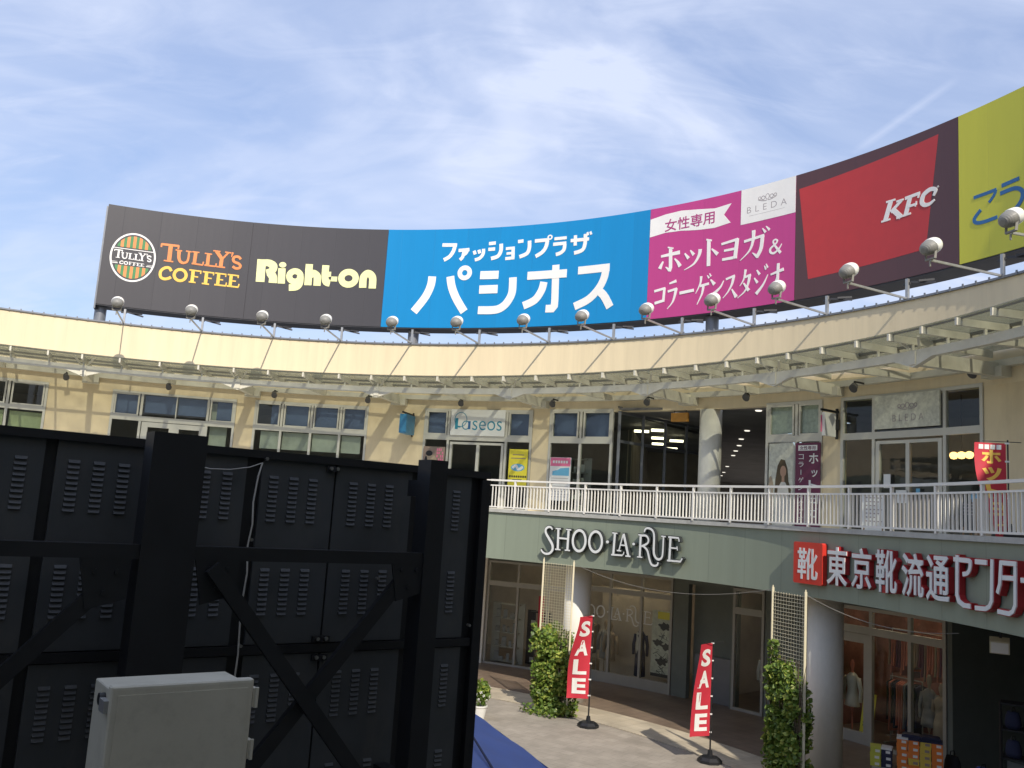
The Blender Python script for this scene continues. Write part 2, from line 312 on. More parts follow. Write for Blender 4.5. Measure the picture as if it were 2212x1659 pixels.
def copy_tree(o,parent=None):
    c=o.copy(); COL.objects.link(c)
    if parent is not None: c.parent=parent
    for ch in [x for x in COL.objects if x.parent==o]: copy_tree(ch,c)
    return c
def B(): 
    bm=bmesh.new(); bm.loops.layers.uv.new('UVMap'); return bm
def quad(bm,vs,uvs=None,mi=0):
    try: f=bm.faces.new(vs)
    except ValueError: return None
    f.material_index=mi
    if uvs:
        l=bm.loops.layers.uv.active
        for lp,u in zip(f.loops,uvs): lp[l].uv=u
    return f
def arc(bm,t0,t1,r0,r1,z0,z1,step=0.8,mi=0,z0b=None,z1b=None):
    """closed curved block between two angles, radii and heights; z0b/z1b: heights at the outer radius"""
    n=max(1,int(math.ceil(abs(t1-t0)/step)))
    z0b=z0 if z0b is None else z0b; z1b=z1 if z1b is None else z1b
    rows=[]
    for i in range(n+1):
        t=t0+(t1-t0)*i/n
        rows.append([bm.verts.new(P(t,r0,z0)),bm.verts.new(P(t,r1,z0b)),bm.verts.new(P(t,r1,z1b)),bm.verts.new(P(t,r0,z1)),R_(t)*r0])
    for a,b in zip(rows,rows[1:]):
        s0,s1=a[4],b[4]
        quad(bm,[a[0],b[0],b[3],a[3]],[(s0,z0),(s1,z0),(s1,z1),(s0,z1)],mi)
        quad(bm,[a[1],b[1],b[2],a[2]],[(s0,z0b),(s1,z0b),(s1,z1b),(s0,z1b)],mi)
        quad(bm,[a[0],b[0],b[1],a[1]],[(s0,r0),(s1,r0),(s1,r1),(s0,r1)],mi)
        quad(bm,[a[3],b[3],b[2],a[2]],[(s0,r0),(s1,r0),(s1,r1),(s0,r1)],mi)
    for r in (rows[0],rows[-1]):
        quad(bm,r[:4],[(r0,z0),(r1,z0b),(r1,z1b),(r0,z1)],mi)
def box(bm,c,s,rot=None,mi=0):
    """box centred at c with full sizes s; rot: 3x3 matrix"""
    vs=[]
    for x in (-.5,.5):
        for y in (-.5,.5):
            for z in (-.5,.5):
                v=Vector((x*s[0],y*s[1],z*s[2])); v=rot@v if rot else v
                vs.append(bm.verts.new(Vector(c)+v))
    for f in ((0,1,3,2),(4,6,7,5),(0,4,5,1),(2,3,7,6),(0,2,6,4),(1,5,7,3)): quad(bm,[vs[i] for i in f],[(0,0),(0,1),(1,1),(1,0)],mi)
def bar(bm,a,b,w,h=None,up=Vector((0,0,1)),mi=0):
    """rectangular bar from a to b, w across, h in the up direction"""
    a=Vector(a); b=Vector(b); h=h or w; d=(b-a); L=d.length
    if L<1e-6: return
    y=d/L; x=y.cross(up)
    if x.length<1e-4: x=y.cross(Vector((1,0,0)))
    x.normalize(); z=x.cross(y)
    rot=Matrix((x,y,z)).transposed(); box(bm,(a+b)/2,(w,L,h),rot,mi)
def tube(bm,pts,r,n=8,mi=0,closed=False):
    pts=[Vector(p) for p in pts]; rr=r if isinstance(r,(list,tuple)) else [r]*len(pts); rings=[]
    prev=None
    for i,p in enumerate(pts):
        d=(pts[min(i+1,len(pts)-1)]-pts[max(i-1,0)]).normalized()
        if prev is None:
            x=d.cross(Vector((0,0,1)))
            if x.length<1e-3: x=d.cross(Vector((0,1,0)))
        else: x=prev-d*prev.dot(d)
        x.normalize(); prev=x; y=d.cross(x)
        rings.append([bm.verts.new(p+(x*math.cos(2*math.pi*k/n)+y*math.sin(2*math.pi*k/n))*rr[i]) for k in range(n)])
    for a,b in zip(rings,rings[1:]):
        for k in range(n): quad(bm,[a[k],a[(k+1)%n],b[(k+1)%n],b[k]],[(0,0)]*4,mi)
    quad(bm,rings[0][::-1],None,mi); quad(bm,rings[-1],None,mi)
def lathe(bm,prof,c=(0,0,0),axis=Vector((0,0,1)),n=20,sx=1.0,sy=1.0,mi=0):
    axis=Vector(axis).normalized(); x=axis.cross(Vector((1,0,0)))
    if x.length<0.1: x=axis.cross(Vector((0,1,0)))
    x.normalize(); y=axis.cross(x); c=Vector(c); rings=[]
    for r,h in prof:
        rings.append([bm.verts.new(c+axis*h+x*(math.cos(2*math.pi*k/n)*r*sx)+y*(math.sin(2*math.pi*k/n)*r*sy)) for k in range(n)] if r>1e-4 else [bm.verts.new(c+axis*h)])
    for a,b in zip(rings,rings[1:]):
        for k in range(n):
            if len(a)==1 and len(b)==1: continue
            if len(a)==1: vs=[a[0],b[(k+1)%n],b[k]]
            elif len(b)==1: vs=[a[k],a[(k+1)%n],b[0]]
            else: vs=[a[k],a[(k+1)%n],b[(k+1)%n],b[k]]
            quad(bm,vs,None,mi)
    if len(rings[0])>1: quad(bm,rings[0][::-1],None,mi)
    if len(rings[-1])>1: quad(bm,rings[-1],None,mi)
# ---- lettering: strokes and font glyphs laid on any surface map f(s,z,d) -> point, d metres proud of it
def smooth_pts(p,n=6):
    q=[]; m=len(p)
    for i in range(m-1):
        p0,p1,p2,p3=p[max(i-1,0)],p[i],p[i+1],p[min(i+2,m-1)]
        for k in range(n):
            t=k/n
            q.append(tuple(0.5*((2*p1[j])+(-p0[j]+p2[j])*t+(2*p0[j]-5*p1[j]+4*p2[j]-p3[j])*t*t+(-p0[j]+3*p1[j]-3*p2[j]+p3[j])*t**3) for j in (0,1)))
    q.append(tuple(p[-1])); return q
def prism(bm,pts,f,d0,d1,mi=0,side=None):
    """convex-ish polygon strip extruded between d0 and d1"""
    a=[bm.verts.new(f(x,y,d1)) for x,y in pts]; b=[bm.verts.new(f(x,y,d0)) for x,y in pts]
    quad(bm,a,None,mi)
    for i in range(len(pts)):
        j=(i+1)%len(pts); quad(bm,[a[i],a[j],b[j],b[i]],None,mi if side is None else side)
def stroke(bm,pts,w,f,d0,d1,mi=0,side=None,grow=0.0,seg=0.25):
    # subdivide long straight runs so that they follow curved walls
    P2=[pts[0]]
    for a,b in zip(pts,pts[1:]):
        L=math.hypot(b[0]-a[0],b[1]-a[1]); k=max(1,int(math.ceil(L/seg)))
        for i in range(1,k+1): P2.append((a[0]+(b[0]-a[0])*i/k,a[1]+(b[1]-a[1])*i/k))
    acc=[0]
    for a,b in zip(P2,P2[1:]): acc.append(acc[-1]+math.hypot(b[0]-a[0],b[1]-a[1]))
    tot=acc[-1] or 1
    L=[];Rr=[]
    n=len(P2)
    for i in range(n):
        t=acc[i]/tot*(len(w)-1); k=min(int(t),len(w)-2) if len(w)>1 else 0
        ww=(w[k]+(w[k+1]-w[k])*(t-k) if len(w)>1 else w[0])/2+grow
        def dirn(a,b):
            l=math.hypot(b[0]-a[0],b[1]-a[1]) or 1; return ((b[0]-a[0])/l,(b[1]-a[1])/l)
        da=dirn(P2[max(i-1,0)],P2[max(i-1,0)+1]); db=dirn(P2[min(i,n-2)],P2[min(i,n-2)+1])
        nx,ny=-(da[1]+db[1]),(da[0]+db[0]); l=math.hypot(nx,ny)
        if l<0.3: nx,ny=-da[1],da[0]; l=1
        nx/=l; ny/=l; cosv=max(0.6,nx*-da[1]+ny*da[0]); k2=ww/cosv
        e=grow if i in (0,n-1) else 0; ex=-da[0]*e if i==0 else (db[0]*e if i==n-1 else 0); ey=-da[1]*e if i==0 else (db[1]*e if i==n-1 else 0)
        L.append((P2[i][0]+nx*k2+ex,P2[i][1]+ny*k2+ey)); Rr.append((P2[i][0]-nx*k2+ex,P2[i][1]-ny*k2+ey))
    for i in range(n):
        pass
    la=[bm.verts.new(f(x,y,d1)) for x,y in L]; ra=[bm.verts.new(f(x,y,d1)) for x,y in Rr]
    lb=[bm.verts.new(f(x,y,d0)) for x,y in L]; rb=[bm.verts.new(f(x,y,d0)) for x,y in Rr]
    si=mi if side is None else side
    for i in range(n-1):
        quad(bm,[la[i],la[i+1],ra[i+1],ra[i]],None,mi)
        quad(bm,[la[i],lb[i],lb[i+1],la[i+1]],None,si); quad(bm,[ra[i],ra[i+1],rb[i+1],rb[i]],None,si)
    quad(bm,[la[0],ra[0],rb[0],lb[0]],None,si); quad(bm,[la[-1],lb[-1],rb[-1],ra[-1]],None,si)
def ring2(bm,cx,cy,rx,ry,w,f,d0,d1,mi=0,side=None,grow=0.0,n=40):
    w=w+2*grow; si=mi if side is None else side; V=[]
    for k in range(n):
        c,s=math.cos(2*math.pi*k/n),math.sin(2*math.pi*k/n)
        o=(cx+(rx+w/2)*c,cy+(ry+w/2)*s); i_=(cx+(rx-w/2)*c,cy+(ry-w/2)*s)
        V.append([bm.verts.new(f(*o,d1)),bm.verts.new(f(*i_,d1)),bm.verts.new(f(*o,d0)),bm.verts.new(f(*i_,d0))])
    for k in range(n):
        a,b=V[k],V[(k+1)%n]
        quad(bm,[a[0],b[0],b[1],a[1]],None,mi); quad(bm,[a[0],a[2],b[2],b[0]],None,si); quad(bm,[a[1],b[1],b[3],a[3]],None,si)
def disc2(bm,cx,cy,rx,ry,f,d0,d1,mi=0,side=None,grow=0.0,n=32):
    prism(bm,[(cx+(rx+grow)*math.cos(2*math.pi*k/n),cy+(ry+grow)*math.sin(2*math.pi*k/n)) for k in range(n)],f,d0,d1,mi,side)
def strokes(bm,lst,f,d0,d1,mi=0,side=None,grow=0.0,xf=None,eps=0.0012):
    """draw a traced letter list; every stroke sits a hair prouder than the one before, so faces never share a plane"""
    sc=1.0
    if xf: sc=xf[2]
    for i,(k,w,p) in enumerate(lst):
        D1=d1+eps*(i%7)
        g=lambda q:(xf[0]+q[0]*xf[2],xf[1]+q[1]*xf[3]) if xf else (q[0],q[1])
        if k in 'ls':
            pts=[g(q) for q in p]; pts=smooth_pts(pts) if k=='s' and len(pts)>2 else pts
            stroke(bm,pts,[x*sc for x in w],f,d0,D1,mi,side,grow)
        elif k=='r':
            c=g(p[:2]); ring2(bm,c[0],c[1],p[2]*sc,p[3]*(xf[3] if xf else 1),w*sc,f,d0,D1,mi,side,grow)
        else:
            c=g(p[:2]); disc2(bm,c[0],c[1],p[2]*sc,p[3]*(xf[3] if xf else 1),f,d0,D1,mi,side,grow)
_glyph={}
def glyphs(body,bold=0.0,shear=0.0,space=1.0):
    key=(body,bold,shear,space)
    if key in _glyph: return _glyph[key]
    cu=bpy.data.curves.new('txt','FONT'); cu.body=body; cu.offset=bold; cu.shear=shear; cu.space_character=space; cu.extrude=0.5; cu.resolution_u=4; cu.fill_mode='BOTH'
    o=bpy.data.objects.new('txt',cu); COL.objects.link(o); dg=bpy.context.evaluated_depsgraph_get(); dg.update()
    me=bpy.data.meshes.new_from_object(o.evaluated_get(dg)); bpy.data.objects.remove(o); bpy.data.curves.remove(cu)
    v=[x.co.copy() for x in me.vertices]; f=[tuple(p.vertices) for p in me.polygons]; bpy.data.meshes.remove(me)
    xs=[a.x for a in v]; ys=[a.y for a in v]
    r=(v,f,min(xs),max(xs),min(ys),max(ys)); _glyph[key]=r; return r
def text(bm,body,s0,s1,z0,z1,f,d0,d1,mi=0,side=None,bold=0.0,shear=0.0,space=1.0,cut=0.35,fit=None):
    """text fitted into s0..s1 x z0..z1 (fit='h': keep proportions, height rules, centred)"""
    v,fc,x0,x1,y0,y1=glyphs(body,bold,shear,space)
    if fit=='h':
        w=(x1-x0)*(z1-z0)/(y1-y0); m=(s0+s1)/2; 
        if w<abs(s1-s0): s0,s1=m-w/2,m+w/2
    t=bmesh.new(); vs=[t.verts.new((s0+(a.x-x0)/(x1-x0)*(s1-s0),z0+(a.y-y0)/(y1-y0)*(z1-z0),a.z)) for a in v]
    for p in fc:
        try: t.faces.new([vs[i] for i in p])
        except ValueError: pass
    if cut and abs(s1-s0)>cut:
        x=min(s0,s1)+cut
        while x<max(s0,s1):
            g=t.verts[:]+t.edges[:]+t.faces[:]; bmesh.ops.bisect_plane(t,geom=g,plane_co=(x,0,0),plane_no=(1,0,0)); x+=cut
    mp={}
    for a in t.verts: mp[a]=bm.verts.new(f(a.co.x,a.co.y,d1 if a.co.z>0 else d0))
    for p in t.faces:
        zs=[a.co.z for a in p.verts]; front=min(zs)>0.4
        quad(bm,[mp[a] for a in p.verts],None,mi if front or side is None else side)
    t.free()
def on_arc(R): return lambda s,z,d: P(math.degrees(s/R),R-d,z)
def on_plane(o,ex,ez,nrm):
    o=Vector(o); ex=Vector(ex); ez=Vector(ez); nrm=Vector(nrm)
    return lambda s,z,d: o+ex*s+ez*z+nrm*d
def poly2(bm,pts,f,d0,d1,mi=0,side=None,seg=0.4):
    """arbitrary simple polygon on a surface: triangulated, cut into strips, extruded"""
    t=bmesh.new(); vs=[t.verts.new((x,y,0)) for x,y in pts]; fa=t.faces.new(vs); bmesh.ops.triangulate(t,faces=[fa])
    xs=[p[0] for p in pts]; x=min(xs)+seg
    while x<max(xs):
        bmesh.ops.bisect_plane(t,geom=t.verts[:]+t.edges[:]+t.faces[:],plane_co=(x,0,0),plane_no=(1,0,0)); x+=seg
    A={a:bm.verts.new(f(a.co.x,a.co.y,d1)) for a in t.verts}; Bk={a:bm.verts.new(f(a.co.x,a.co.y,d0)) for a in t.verts}
    for p in t.faces: quad(bm,[A[a] for a in p.verts],None,mi)
    for e in t.edges:
        if len(e.link_faces)==1:
            a,b=e.verts; quad(bm,[A[a],A[b],Bk[b],Bk[a]],None,mi if side is None else side)
    t.free()
def rect2(bm,s0,s1,z0,z1,f,d0,d1,mi=0,side=None,seg=0.4):
    n=max(1,int(math.ceil(abs(s1-s0)/seg)))
    for i in range(n):
        a=s0+(s1-s0)*i/n; b=s0+(s1-s0)*(i+1)/n
        A=[bm.verts.new(f(x,y,d1)) for x,y in ((a,z0),(b,z0),(b,z1),(a,z1))]; quad(bm,A,[(a,z0),(b,z0),(b,z1),(a,z1)],mi)
        Bk=[bm.verts.new(f(x,y,d0)) for x,y in ((a,z0),(b,z0),(b,z1),(a,z1))]
        sd=mi if side is None else side
        quad(bm,[A[0],Bk[0],Bk[1],A[1]],None,sd); quad(bm,[A[3],A[2],Bk[2],Bk[3]],None,sd)
        if i==0: quad(bm,[A[0],A[3],Bk[3],Bk[0]],None,sd)
        if i==n-1: quad(bm,[A[1],Bk[1],Bk[2],A[2]],None,sd)
